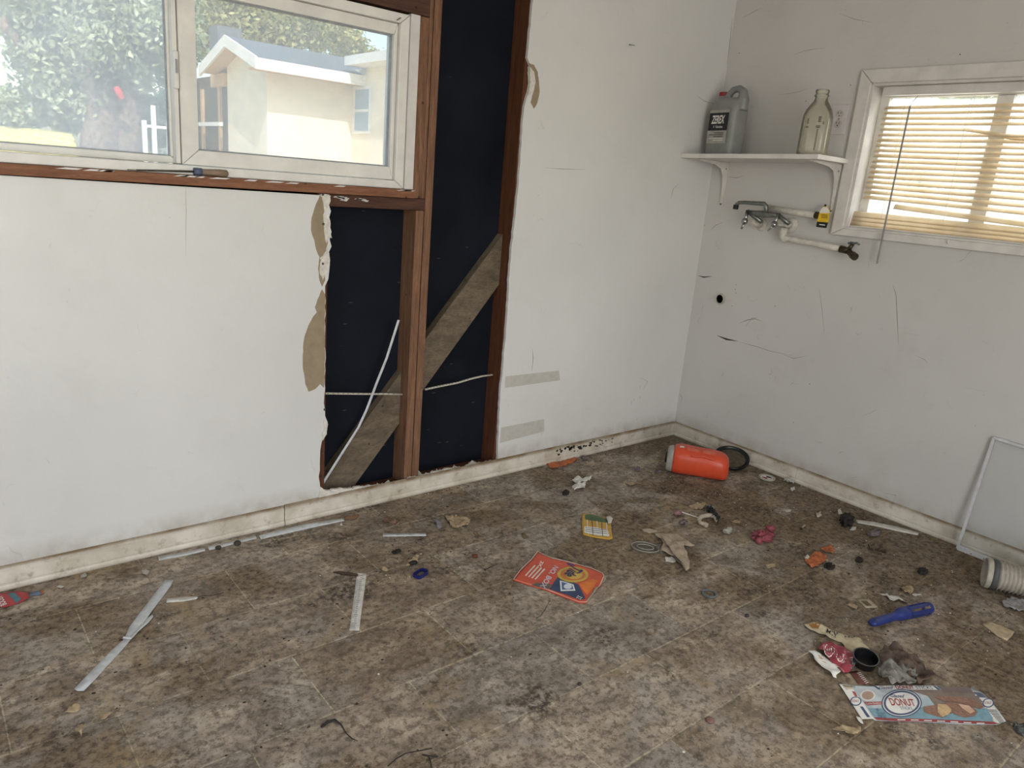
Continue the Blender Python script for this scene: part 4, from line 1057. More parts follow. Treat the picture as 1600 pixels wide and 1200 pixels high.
def sheet(nm, px, m, amp=0.003, freq=18, lift=0.001, th=0.0006, step=0.012, parent=None, zf=None, seed=None, smooth=True, curl=0.0):
    """a thin crumpled piece lying on the floor, outline given where it lies"""
    sd_ = seed if seed is not None else random.uniform(0, 99)
    poly = fpoly(px, lift+amp*.4)
    cx = sum(p[0] for p in poly)/len(poly); cy = sum(p[1] for p in poly)/len(poly)
    rr = max(math.hypot(p[0]-cx, p[1]-cy) for p in poly)
    v2, f = fill(poly, step, .0011 if amp >= .0035 else 0.0)
    def Z(x, y):
        z = lift+amp*(0.5+0.9*noise.noise(Vector((x*freq, y*freq, sd_)))+0.4*noise.noise(Vector((x*freq*2.3, y*freq*2.3, sd_+5))))
        if amp >= .004: z += amp*.7*(1-2.2*abs(noise.noise(Vector((x*freq*1.5+7, y*freq*1.5, sd_+9)))))
        z += curl*(math.hypot(x-cx, y-cy)/rr)**2
        return max(lift*.6, z)+(zf(x, y) if zf else 0)
    if parent is None:
        o = link(nm, [(x, y, Z(x, y)) for x, y in v2], f, m, None, smooth)
    else: o = link(nm, [(x, y, Z(x, y)) for x, y in v2], f, m, parent, smooth)
    fixn(o)
    q = o.modifiers.new('solid', 'SOLIDIFY'); q.thickness = th; q.offset = -1
    if o.data.polygons and sum(p.normal.z for p in o.data.polygons) < 0: o.data.flip_normals()
    return o, Z
def decal(parent, nm, px, m, Z, d=0.0006, step=0.012):
    poly = fpoly(px, 0.003); v2, f = fill(poly, step)
    return fixn(link(nm, [(x, y, Z(x, y)+d) for x, y in v2], f, m, parent, True))
def dtext(parent, nm, s, q, m, Z, d=0.0009, bold=0.0, shear=0.0):
    """lettering printed on a sheet: q = where the line's bottom-left, bottom-right, top-right, top-left lie"""
    c = [fl(x, y, 0.003) for x, y in q]; b = bil(c)
    def fn(u, v):
        p = b(u, v); return Vector((p.x, p.y, Z(p.x, p.y)+d))
    return text_on(parent, nm, s, fn, m, bold, shear)
def ell(cx, cy, rx, ry, n=28, a0=0, a1=2*PI): return [(cx+rx*math.cos(a0+(a1-a0)*k/n), cy+ry*math.sin(a0+(a1-a0)*k/n)) for k in range(n)]
def clump(nm, px, py, r, m, amp=0.45, freq=2.2, subd=3, seed=None, rot=0.0, parent=None, lift=0.0):
    """crumpled solid lump: r = half sizes in metres"""
    sd_ = seed if seed is not None else random.uniform(0, 99)
    bm = bmesh.new(); bmesh.ops.create_icosphere(bm, subdivisions=subd, radius=1.0)
    c = fl(px, py, r[2]*0.7)
    for v in bm.verts:
        p = v.co.copy(); n_ = noise.noise(p*freq+Vector((sd_, 0, 0)))+0.5*noise.noise(p*freq*2.4+Vector((0, sd_, 0)))
        rd = 1-abs(n_)*amp*1.6+0.25*amp
        v.co = p*rd
    zmin = min(v.co.z for v in bm.verts)
    ca, sa = math.cos(rot), math.sin(rot)
    vs = []
    for v in bm.verts:
        x, y, z = v.co.x*r[0], v.co.y*r[1], max(v.co.z, -.75)*r[2]
        vs.append(Vector((c.x+x*ca-y*sa, c.y+x*sa+y*ca, z+.75*r[2]+.0008+lift)))
    fs = [tuple(x.index for x in f.verts) for f in bm.faces]; bm.free()
    return link(nm, vs, fs, m, parent, True)

m_card = mat('beige card', (178, 166, 144), 0.8, bump=0.5, var=0.12, scale=60)
m_paperw = mat('soiled white paper', (206, 202, 194), 0.7, bump=0.5, var=0.12, scale=40)
m_tan = mat('tan torn cardboard', (168, 148, 118), 0.85, bump=0.5, var=0.15, scale=60)
m_plw = mat('dusty white plastic', (192, 194, 194), 0.4, var=0.1, scale=50)
m_leafd = mat('dry brown leaf', (112, 94, 72), 0.85, var=0.25, scale=60)
m_dark = mat('dark grimy fluff', (48, 42, 38), 0.95, var=0.3, scale=120, bump=0.4)
m_red = mat('dull red print', (158, 58, 56), 0.45, var=0.08)
m_orange = mat('orange paper', (178, 102, 62), 0.6, var=0.15, scale=50)

# ---- long white strips
def strip(nm, pts, label, group=None, m=None, lift=0.001, amp=0.001, th=0.0016):
    o, Z = sheet(nm, pts, m or m_plw, amp=amp, freq=12, lift=lift, th=th, step=0.02); tag(o, label, 'strip', group); return o, Z
o, Z = strip('plastic_strip', [(258, 905.5), (272, 906), (266, 916), (250, 938), (234, 960), (222, 976), (205, 997), (190, 1016), (165, 1042), (146, 1064), (131, 1079.5), (121, 1080), (116, 1077), (130, 1061), (150, 1040), (172, 1018), (194, 997), (202, 980), (215, 962), (232, 940), (246, 921)], 'longest white plastic strip, cracked across its middle, on the left of the floor', amp=.003)
sheet('split_sliver', [(229, 966), (238, 960), (240, 963), (232, 973), (216, 987), (206, 998), (204, 996), (216, 981)], m_plw, amp=.002, lift=.002, parent=o)
c0, c1 = fl(193, 998, .003), fl(206, 999, .003); G().tube([c0+Vector((0, 0, .004)), c1+Vector((0, 0, .004))], .0035, 8, flat=.6).obj('buckled_edge', m_plw, o)
o, Z = strip('paper_ruler', [(558, 895), (573, 895.5), (561, 985), (546, 985)], 'white printed paper ruler strip lying below the brown stick', m=m_paperw, amp=.0006, th=.0008)
m_faint = mat('faint grey print', (142, 142, 146), 0.6)
for k in range(26):
    s = k/26; a_ = (565+(553-565)*s, 898+(982-898)*s); L_ = random.choice([2.5, 4, 6]); decal(o, 'ruler_mark', [(a_[0]-L_/2, a_[1]), (a_[0]+L_/2, a_[1]), (a_[0]+L_/2-.1, a_[1]+1.0), (a_[0]-L_/2-.1, a_[1]+1.0)], m_faint, Z, .0005)
strip('plastic_strip', [(598, 833), (665, 832.5), (666, 837), (598.5, 838)], 'short straight white plastic strip left of the tan cardboard flake')
strip('plastic_strip', [(261, 935), (290, 932.5), (311, 932), (306, 936), (285, 939.5), (260, 941)], 'small pointed off-white strip right of the longest strip', m=m_paperw)
G().tube([fl(308, 933, .002), fl(318, 930.5, .004), fl(328, 931, .003), fl(350, 926, .0015)], .0008, 6).obj('loose_thread', m_dark, bpy.data.objects['plastic_strip.002'])
strip('trim_strip', [(404, 837), (430, 829), (480, 818), (535, 809.5), (538, 813), (500, 821), (460, 830), (408, 841.5)], 'white plastic trim strip along the left baseboard, right one of three', lift=.002, th=.003)
strip('trim_strip', [(247, 869), (285, 863), (320, 855.5), (321, 860), (290, 867), (248, 875)], 'white plastic trim strip along the left baseboard, left one of three', lift=.002, th=.003)
strip('trim_strip', [(324, 853.5), (360, 846), (399, 836), (401, 840.5), (375, 847), (327, 859)], 'white plastic trim strip along the left baseboard, middle one of three', lift=.002, th=.003)
strip('plastic_strip', [(1338, 812), (1365, 815), (1400, 822), (1436, 832), (1434, 836), (1400, 829), (1370, 822), (1340, 817)], 'dirty white strip running from the dark clump to the right baseboard', m=m_paperw)

# ---- red and teal wrapper at the left edge
o, Z = sheet('paper_wrapper', [(-14, 928), (10, 926), (28, 923.5), (44, 926), (45, 934), (30, 942), (8, 949), (-14, 947)], mat('red wrapper', (166, 58, 62), 0.45, var=.06), amp=.002, lift=.0015)
tag(o, 'red wrapper with teal band and white lettering at the left edge of the floor', 'wrapper')
decal(o, 'teal_band', [(12, 928), (22, 925.5), (33, 936), (26, 942)], mat('teal print', (70, 118, 128), .5), Z)
dtext(o, 'lettering', 'BOOST', [(11, 944), (3, 930), (-7, 934), (1, 948)], m_white, Z, bold=.02)
o, Z = sheet('paper_scrap', [(46, 927), (60, 923), (68, 921), (69, 928), (58, 930), (47, 931)], mat('blue grey scrap', (98, 112, 134), .6), amp=.002); tag(o, 'small blue and orange paper scrap beside the red wrapper', 'paper scrap')
decal(o, 'orange_end', [(63, 922.5), (68, 921.5), (69, 927.5), (64, 928)], m_orange, Z)

# ---- yellow seed packet
m_ypk = mat('yellow packet', (190, 150, 60), .45, var=.06)
o, Z = sheet('seed_packet', [(909, 802), (922, 803), (940, 808), (953, 808.5), (954, 815), (955, 824), (957, 841), (952, 842.5), (935, 840), (911, 835), (909, 820)], m_ypk, amp=.003, lift=.003, th=.003)
tag(o, 'yellow, green and white paper packet torn at its top edge', 'packet')
decal(o, 'green_panel', [(914, 805), (922, 804), (938, 809), (950, 812), (950, 818), (934, 816), (914, 812)], mat('green print', (72, 96, 62), .5), Z)
decal(o, 'white_panel', [(913, 823), (928, 824), (950, 829), (952, 839), (935, 837), (913, 832.5)], m_white, Z)
for k in range(5): decal(o, 'gridline', [(917+7.5*k, 813+k), (918+7.5*k, 813+k), (919.5+7.5*k, 836+k*.9), (918.5+7.5*k, 836+k*.9)], m_ink if k % 2 else m_white, Z, .0010)
for k in range(3): decal(o, 'gridline', [(914, 824.5+2.8*k), (951, 829.5+2.8*k), (951, 830.2+2.8*k), (914, 825.2+2.8*k)], m_ink, Z, .0010)
sheet('torn_edge', [(947, 808), (953, 807), (957, 811), (955, 818), (950, 819)], m_paperw, amp=.004, lift=.006, parent=o)

# ---- orange and blue detergent pack
m_pk = mat('orange red pack', (196, 78, 54), .38, var=.08, scale=25)
pk_out = [(840, 861.5), (848, 866), (862, 872), (880, 876), (900, 881), (925, 888), (942, 896), (944, 901), (938, 915), (928, 924), (916, 941), (905, 941), (880, 932), (850, 920), (825, 913), (801.5, 905.5), (812, 892), (828, 876)]
o, Z = sheet('detergent_pack', pk_out, m_pk, amp=.0034, freq=9, lift=.003, th=.003)
tag(o, 'flat orange and blue plastic laundry pod pack lying in the middle of the floor', 'package')
m_pkw = mat('white pack edge', (218, 206, 192), .5)
for a, b in zip(pk_out, pk_out[1:]+pk_out[:1]):
    d_ = Vector((870-(a[0]+b[0])/2, 903-(a[1]+b[1])/2)).normalized()
    decal(o, 'pack_edge', [a, b, (b[0]+d_.x*1.1, b[1]+d_.y*1.1), (a[0]+d_.x*1.1, a[1]+d_.y*1.1)], m_pkw, Z, .0004, .02)
decal(o, 'blue_panel', [(858, 921), (864, 913), (871, 903.5), (880, 908), (897, 912), (904, 915), (910, 926), (915, 936), (906, 938), (885, 930)], mat('deep blue print', (44, 62, 94), .4, var=.1), Z, .0006)
decal(o, 'grey_panel', [(830, 915), (838, 911), (848, 912), (862, 914), (857, 921), (843, 918)], mat('grey print', (96, 92, 88), .5), Z, .0005)
decal(o, 'blue_patch', [(884, 880), (895, 882), (900, 885), (888, 884)], mat('purple print', (84, 62, 104), .5), Z, .0006)
decal(o, 'orange_panel', [(905, 914), (925, 905), (935, 908), (925, 922), (917, 930), (910, 922)], mat('orange print', (216, 118, 50), .45), Z, .0006)
decal(o, 'logo_ring', ell(895, 899, 24.5, 13), mat('yellow logo ring', (186, 166, 70), .45), Z, .0009)
decal(o, 'logo_ring', ell(895, 899, 20, 10.3), mat('orange logo ring', (196, 112, 58), .45), Z, .0012)
decal(o, 'logo_ring', ell(896, 899, 14, 8), mat('inner yellow ring', (204, 172, 84), .45), Z, .0015)
m_navy = mat('navy print', (40, 34, 92), .5)
dtext(o, 'lettering', 'Tide', [(893, 883), (881, 900), (895, 908), (911, 893)], m_navy, Z, .004, .02)
dtext(o, 'lettering', 'NO. BOX', [(866, 884), (843, 917), (851, 921), (873, 888)], mat('pale lilac print', (206, 190, 200), .5), Z, .0012, .03)
wq = [(874.5, 909), (896, 915), (899, 924), (876, 924.5)]
decal(o, 'picture_frame', wq, m_white, Z, .001)
decal(o, 'pod_picture', [(877, 911), (894, 916), (896, 922), (878, 922.5)], mat('pod blue', (70, 96, 140), .3), Z, .0013)
decal(o, 'pod_picture', ell(887, 918, 6.5, 3.6, 16), mat('pod white', (206, 212, 220), .3), Z, .0016)
dtext(o, 'lettering', '32', [(903, 931), (900, 935), (907, 938), (910, 934)], m_white, Z, .001)
dtext(o, 'lettering', '3X', [(845, 877), (840, 886), (845, 888), (850, 879)], m_white, Z, .001, .02)
for k in range(4):
    x0, y0 = 820+5*k, 900+1.8*k
    decal(o, 'small_print', [(x0, y0), (x0+15, y0-16), (x0+17, y0-15), (x0+2, y0+.8)], m_pkw, Z, .0008)
o2, _ = sheet('torn_back', [(944, 897), (947, 900), (945, 908), (938, 914), (930, 926), (918, 940), (916, 940), (928, 923), (937, 914), (942, 902)], mat('crumpled clear film', (150, 146, 122), .4, var=.2, scale=90), amp=.005, lift=.001, parent=o, step=.008)

# ---- donut sticks carton, opened flat
m_ctn = mat('carton pale blue', (174, 190, 196), .42, var=.05)
ct = [(1312, 1069.5), (1335, 1070.5), (1358, 1071.5), (1400, 1071), (1460, 1072), (1505, 1074), (1516, 1076), (1518, 1074), (1523, 1078), (1534, 1082), (1548, 1096), (1562, 1113), (1572, 1127), (1560, 1131), (1556, 1132), (1500, 1131), (1440, 1128), (1400, 1126), (1368, 1125), (1363, 1122.5), (1348, 1123.5), (1343, 1118), (1330, 1097)]
o, Z = sheet('donut_carton', ct, m_ctn, amp=.0022, freq=8, lift=.0015, th=.0008)
tag(o, 'flattened pale blue and red donut sticks carton in the lower right', 'carton')
CX = lambda pts: [(1300+x/5.333, 1060+y/5.333) for x, y in pts]
decal(o, 'white_flap', CX([(60, 48), (150, 55), (260, 200), (350, 335), (250, 340), (150, 180)]), m_white, Z)
decal(o, 'white_flap', CX([(1165, 105), (1240, 118), (1340, 220), (1448, 358), (1365, 375), (1270, 240)]), m_white, Z)
decal(o, 'grey_panel', CX([(1175, 112), (1240, 122), (1290, 165), (1225, 160)]), mat('slate print', (88, 96, 118), .5), Z, .0010)
decal(o, 'pale_panel', CX([(190, 60), (380, 68), (640, 100), (820, 130), (640, 250), (330, 240), (240, 160)]), mat('pale grey print', (190, 198, 202), .5), Z, .0005)
decal(o, 'brown_panel', CX([(640, 98), (1150, 90), (1210, 140), (1290, 240), (1150, 250), (860, 230), (800, 150)]), mat('warm brown print', (132, 116, 106), .5), Z, .0006)
decal(o, 'mauve_panel', CX([(880, 62), (1130, 72), (1155, 92), (1190, 130), (930, 110)]), mat('mauve print', (120, 104, 100), .5), Z, .0008)
decal(o, 'top_stripe', CX([(350, 60), (870, 62), (900, 98), (390, 92)]), m_white, Z, .0009)
for q in ([(345, 60), (365, 60), (405, 92), (385, 92)], [(840, 64), (862, 64), (905, 98), (880, 98)]): decal(o, 'navy_stripe', CX(q), mat('slate blue print', (60, 82, 116), .5), Z, .0012)
m_sblue = mat('slate blue print', (60, 82, 116), .5)
dtext(o, 'lettering', 'Glazed', CX([(395, 90), (510, 91), (505, 66), (385, 66)]), m_sblue, Z, .0014, .01, .3)
dtext(o, 'lettering', 'DONUT', CX([(540, 91), (690, 93), (670, 64), (520, 64)]), m_red, Z, .0014, .02)
dtext(o, 'lettering', 'STICKS', CX([(705, 93), (845, 95), (825, 68), (690, 66)]), m_sblue, Z, .0014)
decal(o, 'water_band', CX([(300, 245), (640, 250), (860, 240), (1290, 250), (1340, 330), (1340, 360), (700, 340), (360, 325)]), mat('bright blue print', (122, 160, 174), .45, var=.1, scale=60), Z, .0007)
decal(o, 'red_base', CX([(350, 322), (700, 338), (1000, 348), (1345, 362), (1395, 378), (1350, 384), (1000, 372), (600, 358), (370, 345)]), mat('carton red', (150, 52, 56), .45), Z, .0012)
for k in range(7): decal(o, 'small_print', CX([(545+110*k, 340+5*k), (610+110*k, 342+5*k), (612+110*k, 350+5*k), (547+110*k, 348+5*k)]), m_white, Z, .0016)
decal(o, 'portrait_oval', CX([(x, y) for x, y in ell(298, 142, 62, 44, 24)]), m_white, Z, .0010)
decal(o, 'portrait_oval', CX([(x, y) for x, y in ell(298, 142, 50, 36, 24)]), mat('plain tan oval', (176, 150, 132), .5), Z, .0013)
decal(o, 'red_banner', CX([(265, 195), (410, 193), (425, 215), (290, 224)]), m_red, Z, .0012)
dtext(o, 'lettering', 'Little Debbie', CX([(290, 218), (412, 211), (404, 198), (280, 202)]), m_white, Z, .0016)
decal(o, 'logo_ring', CX(ell(580, 207, 168, 115, 40)), m_sblue, Z, .0011)
decal(o, 'logo_ring', CX(ell(580, 207, 158, 107, 40)), m_white, Z, .0014)
decal(o, 'logo_ring', CX(ell(580, 207, 150, 101, 40)), m_sblue, Z, .0017)
decal(o, 'logo_disc', CX(ell(580, 207, 132, 88, 40)), m_white, Z, .0020)
dtext(o, 'lettering', 'Glazed', CX([(490, 163), (605, 166), (600, 138), (482, 136)]), m_sblue, Z, .0024, .02, .3)
dtext(o, 'lettering', 'DONUT', CX([(497, 231), (700, 239), (672, 176), (465, 168)]), m_red, Z, .0024, .02)
dtext(o, 'lettering', 'STICKS', CX([(575, 262), (675, 268), (660, 244), (560, 240)]), m_sblue, Z, .0024)
dtext(o, 'lettering', '6', CX([(372, 270), (392, 270), (386, 246), (366, 246)]), m_sblue, Z, .0014)
dtext(o, 'lettering', 'DONUT', CX([(380, 300), (450, 304), (440, 282), (366, 278)]), m_sblue, Z, .0014)
dtext(o, 'lettering', 'STICKS', CX([(385, 328), (460, 332), (450, 308), (378, 304)]), m_sblue, Z, .0014)
m_dn = mat('glazed brown', (146, 108, 88), .4, var=.2, scale=120); m_dn2 = mat('light crumb', (206, 176, 130), .5, var=.15, scale=120)
decal(o, 'pastry_picture', CX([(760, 240), (850, 225), (980, 235), (1010, 285), (960, 310), (920, 330), (820, 305), (765, 285)]), m_dn, Z, .0013)
decal(o, 'pastry_picture', CX([(880, 215), (960, 222), (1000, 260), (975, 300), (920, 325), (880, 285)]), m_dn2, Z, .0017)
decal(o, 'pastry_picture', CX([(930, 205), (1060, 205), (1160, 230), (1215, 285), (1180, 318), (1100, 330), (1020, 300), (985, 250)]), m_dn, Z, .0020)
decal(o, 'pastry_picture', CX([(850, 155), (1000, 150), (1140, 170), (1240, 210), (1260, 245), (1230, 262), (1150, 225), (1050, 200), (920, 190)]), m_dn, Z, .0017)
decal(o, 'icing', CX([(1050, 215), (1140, 232), (1190, 280), (1150, 300), (1080, 250)]), mat('pale glaze', (214, 176, 150), .35), Z, .0024)
for (cx, cy) in ((198, 190), (1300, 208)):
    decal(o, 'small_logo', CX(ell(cx, cy, 48, 38, 24)), m_sblue, Z, .0011); decal(o, 'small_logo', CX(ell(cx, cy, 38, 30, 24)), m_white, Z, .0014)
    dtext(o, 'lettering', 'DONUT', CX([(cx-30, cy+8), (cx+32, cy+12), (cx+26, cy-10), (cx-36, cy-12)]), m_red, Z, .0018)
decal(o, 'red_stripe', CX([(165, 108), (190, 110), (215, 150), (192, 150)]), m_red, Z, .0010)
decal(o, 'navy_stripe', CX([(232, 232), (258, 234), (318, 322), (292, 324)]), m_sblue, Z, .0010)
for k in range(9): decal(o, 'barcode_bar', CX([(1295+12*k, 262+13*k), (1368+9*k, 264+13*k), (1371+9*k, 269+13*k), (1298+12*k, 267+13*k)]), m_ink, Z, .0011)
sheet('torn_corner', CX([(195, 325), (240, 335), (255, 360), (262, 378), (240, 375), (205, 345)]), m_paperw, amp=.006, lift=.001, parent=o, step=.006)
sheet('torn_patch', CX([(85, 52), (170, 60), (185, 85), (120, 92)]), m_card, amp=.001, lift=.004, parent=o)

# ---- brown card under the cup, torn bag piece, red wrapper, black cup, dirty cloth
m_brn = mat('brown printed card', (104, 62, 50), .55, var=.15)
o, Z = sheet('brown_card', [(1327, 1050), (1340, 1048), (1350, 1058), (1358, 1069), (1341, 1069)], m_brn, amp=.0008, lift=.0008, th=.0005); tag(o, 'brown card with white script showing between the cup and the carton', 'card')
for k in range(7): decal(o, 'script_stroke', [(1339+2.2*k, 1051+2.6*k), (1345+2.0*k, 1049.6+2.5*k), (1345.4+2*k, 1050.6+2.5*k), (1339.4+2.2*k, 1052+2.6*k)], m_white, Z)
m_bag = mat('stained cream paper', (190, 178, 148), .7, bump=0.5, var=.15, scale=40)
o, Z = sheet('paper_bag_piece', [(1256, 976), (1270, 974), (1281, 977), (1296, 983), (1308, 989), (1317, 993), (1330, 993), (1342, 998), (1353, 1010), (1362, 1020), (1340, 1023), (1330, 1020), (1320, 1013), (1315, 1004), (1300, 998), (1280, 990), (1265, 984)], m_bag, amp=.007, freq=22, lift=.001, step=.008)
tag(o, 'torn stained cream paper bag piece with black lettering behind the red wrapper', 'paper bag')
decal(o, 'brown_stain', [(1262, 977), (1272, 975), (1282, 978), (1278, 984), (1268, 982)], mat('tea brown stain', (150, 104, 52), .7), Z)
dtext(o, 'lettering', 'NIM', [(1309, 991), (1292, 984), (1290, 991), (1305, 998)], m_ink, Z, .0012, .02)
dtext(o, 'lettering', '* x x *', [(1320, 1001), (1338, 998), (1335, 994), (1319, 995)], m_ink, Z, .0012, .02)
m_rw = mat('foil red wrapper', (146, 56, 68), .3, var=.12, scale=60, coat=.3)
o, Z = sheet('candy_wrapper', [(1276, 1013), (1284, 1007), (1298, 1006.5), (1315, 1012), (1330, 1021), (1336, 1030), (1336, 1038), (1328, 1048), (1316, 1051), (1305, 1040), (1290, 1026)], m_rw, amp=.012, freq=26, lift=.003, step=.007)
tag(o, 'crumpled dark red candy wrapper with white flap left of the black cup', 'wrapper')
wf, Zw = sheet('white_flap', [(1262, 1017.5), (1272, 1018), (1290, 1028), (1306, 1040), (1315, 1050), (1305, 1058), (1307, 1062), (1302, 1060), (1293, 1050), (1280, 1040), (1274, 1034), (1272, 1027)], m_white, amp=.007, freq=18, lift=.002, parent=o, step=.008)
decal(wf, 'brown_stain', [(1277, 1026), (1286, 1032), (1291, 1039), (1283, 1036)], mat('tan stain', (196, 168, 128), .7), Zw)
for cx, cy, rx, ry in ((1294, 1022, 9, 9), (1311, 1033, 6, 6)):
    for k in range(18):
        a = 2*PI*k/18; decal(o, 'ring_print', [(cx+rx*math.cos(a), cy+ry*math.sin(a)), (cx+rx*math.cos(a+.25), cy+ry*math.sin(a+.25)), (cx+(rx-1)*math.cos(a+.25), cy+(ry-1)*math.sin(a+.25)), (cx+(rx-1)*math.cos(a), cy+(ry-1)*math.sin(a))], m_white, Z, .001)
dtext(o, 'lettering', 'GOOD', [(1287, 1022), (1299, 1025), (1299, 1019), (1288, 1016)], m_white, Z, .0015)
sheet('foil_edge', [(1330, 1033), (1337, 1033), (1336, 1040), (1330, 1047), (1327, 1043)], mat('crinkled foil', (186, 184, 184), .25, .8, var=.2, scale=100), amp=.01, freq=60, lift=.004, parent=o, step=.006)
cc = fl(1352, 1046, 0)+Vector((.01, .01, 0))
cup = G().lathe(cc, Vector((-.20, -.10, 1)), [(.0, .002), (.026, .001), (.028, .003), (.033, .028), (.0355, .0285), (.0355, .031), (.0318, .031), (.027, .006), (0, .005)], 32)
mn = min(v.z for v in cup.v); cup.v = [v+Vector((0, 0, .0008-mn)) for v in cup.v]
o = cup.obj('sauce_cup', m_black, smooth=True); tag(o, 'small round black plastic cup between red wrapper and dirty cloth', 'cup')
q = o.modifiers.new('e', 'EDGE_SPLIT'); q.split_angle = math.radians(40)
m_cloth1 = mat('brown dirty cloth', (92, 78, 68), .9, var=.2, scale=50, bump=.3); m_cloth2 = mat('grey dirty cloth', (128, 124, 118), .8, var=.25, scale=70, bump=.3)
o, Z = sheet('dirty_cloth', [(1375, 1019), (1382, 1012), (1395, 1012), (1410, 1017), (1425, 1024), (1438, 1036), (1450, 1046), (1462, 1056), (1458, 1062), (1448, 1066), (1435, 1068), (1420, 1066), (1400, 1058), (1382, 1048), (1372, 1035)], m_cloth1, amp=.022, freq=21, lift=.004, step=.005, seed=4)
tag(o, 'crumpled grey brown dirty cloth right of the black cup', 'cloth')
sheet('cloth_fold', [(1371, 1046), (1380, 1041), (1398, 1043), (1415, 1041), (1428, 1048), (1433, 1060), (1430, 1070), (1420, 1073), (1408, 1068), (1395, 1072), (1382, 1065), (1374, 1056)], m_cloth2, amp=.022, freq=24, lift=.010, parent=o, step=.005, seed=9)

# ---- blue tool handle
pA, pB = fl(1364, 970, .016), fl(1450, 949, .02)
ax = (pB-pA); ax.z = 0; ax.normalize(); L_ = (Vector((pB.x, pB.y, 0))-Vector((pA.x, pA.y, 0))).length+.02
base = Vector((pA.x, pA.y, 0))-ax*.01; sd2 = Vector((-ax.y, ax.x, 0))
bh = empty('blue_tool_handle', (base.x+ax.x*L_/2, base.y+ax.y*L_/2, 0), 'dark blue hollow plastic tool handle with hang hole on the right of the floor', 'tool handle')
m_blue = mat('dark blue plastic', (40, 54, 116), .35, var=.1, scale=30)
def HB(s, zc): return base+ax*(s*L_)+Vector((0, 0, zc))
g = G()
def rr(s, hw, hh, zc, n=20):
    return [HB(s, zc)+sd2*hw*math.copysign(abs(math.cos(2*PI*k/n))**.8, math.cos(2*PI*k/n))+Vector((0, 0, hh*math.copysign(abs(math.sin(2*PI*k/n))**.8, math.sin(2*PI*k/n)))) for k in range(n)]
g.loft([rr(0, .004, .004, .008), rr(.01, .011, .007, .008), rr(.05, .015, .009, .0095), rr(.12, .016, .010, .011), rr(.2, .0145, .011, .012), rr(.35, .0125, .012, .014), rr(.42, .013, .013, .015), rr(.45, .018, .016, .017), rr(.5, .020, .018, .0185), rr(.58, .0205, .0182, .019), rr(.61, .019, .017, .0185)])
g.obj('grip', m_blue, bh, smooth=True)
G().lathe(HB(.075, .0188), (0, 0, 1), [(.0062, 0), (.0062, .0016), (.0045, .0018), (.0045, 0)], 16).obj('hang_hole_rim', m_blue, bh)
G().lathe(HB(.075, .0190), (0, 0, 1), [(.0046, 0), (0, .0005)], 16).obj('hang_hole', m_ink, bh)
for a in (0.25, 1.75, 2.9, 4.2):   # cage bars of the open socket
    dv = sd2*math.cos(a)*.0175+Vector((0, 0, math.sin(a)*.0165))
    g = G(); g.obox(HB(.79, .0185)+dv, ax, sd2 if abs(math.sin(a)) > .7 else Vector((0, 0, 1)), ax.cross(sd2 if abs(math.sin(a)) > .7 else Vector((0, 0, 1))), L_*.19, .0065, .0013); g.obj('socket_bar', m_blue, bh, bevel=.0005)
def ringp(s0, s1, r, th, nm):
    g = G().lathe(HB(s0, .0185), ax, [(r, 0), (r, (s1-s0)*L_), (r-th, (s1-s0)*L_), (r-th, 0), (r, 0)], 24); fixn(g.obj(nm, m_blue, bh))
ringp(.94, .985, .0185, .002, 'end_ring'); ringp(.60, .625, .0185, .003, 'shoulder_ring')

# ---- orange detergent bottle on its side
pa, pb = fl(1040, 741, 0), fl(1134, 757, 0)
ax = Vector((pb.x-pa.x, pb.y-pa.y, 0)); Lb = ax.length; ax.normalize(); sv = Vector((-ax.y, ax.x, 0))
if sv.y < 0: sv = -sv
m_ob = mat('orange bottle plastic', (208, 78, 48), .36, var=.06, scale=15)
db = empty('detergent_bottle', ((pa.x+pb.x)/2, (pa.y+pb.y)/2+.05, 0), 'orange detergent bottle lying on its side near the corner', 'bottle')
bc0 = Vector((pa.x, pa.y, 0))+sv*.058
def DR(s, hw, hh, zc, p=2.6, n=36):
    out = []
    for k in range(n):
        a = 2*PI*k/n; c_, s_ = math.cos(a), math.sin(a)
        out.append(bc0+ax*(s*Lb)+sv*hw*math.copysign(abs(c_)**(2/p), c_)+Vector((0, 0, zc+hh*math.copysign(abs(s_)**(2/p), s_))))
    return out
g = G().loft([DR(.085, .060, .060, .0625), DR(.11, .066, .064, .0655), DR(.2, .070, .067, .068), DR(.32, .067, .066, .067), DR(.5, .064, .064, .066), DR(.7, .066, .065, .066), DR(.86, .066, .062, .064), DR(.95, .062, .056, .060), DR(1.0, .052, .046, .054), DR(1.015, .03, .03, .052)])
body = g.obj('body', m_ob, db, smooth=True)
g = G().loft([DR(-.02, .050, .050, .058), DR(.0, .056, .056, .0605), DR(.05, .060, .059, .062), DR(.084, .061, .060, .0625)])
g.obj('grey_collar', mat('grey collar plastic', (158, 154, 146), .45), db, smooth=True)
G().tube([bc0+ax*(-.05*Lb)+Vector((0, 0, .062))+sv*.01, bc0+ax*(-.02*Lb)+Vector((0, 0, .062))+sv*.01], [.026, .028], 20).obj('neck', m_black, db)
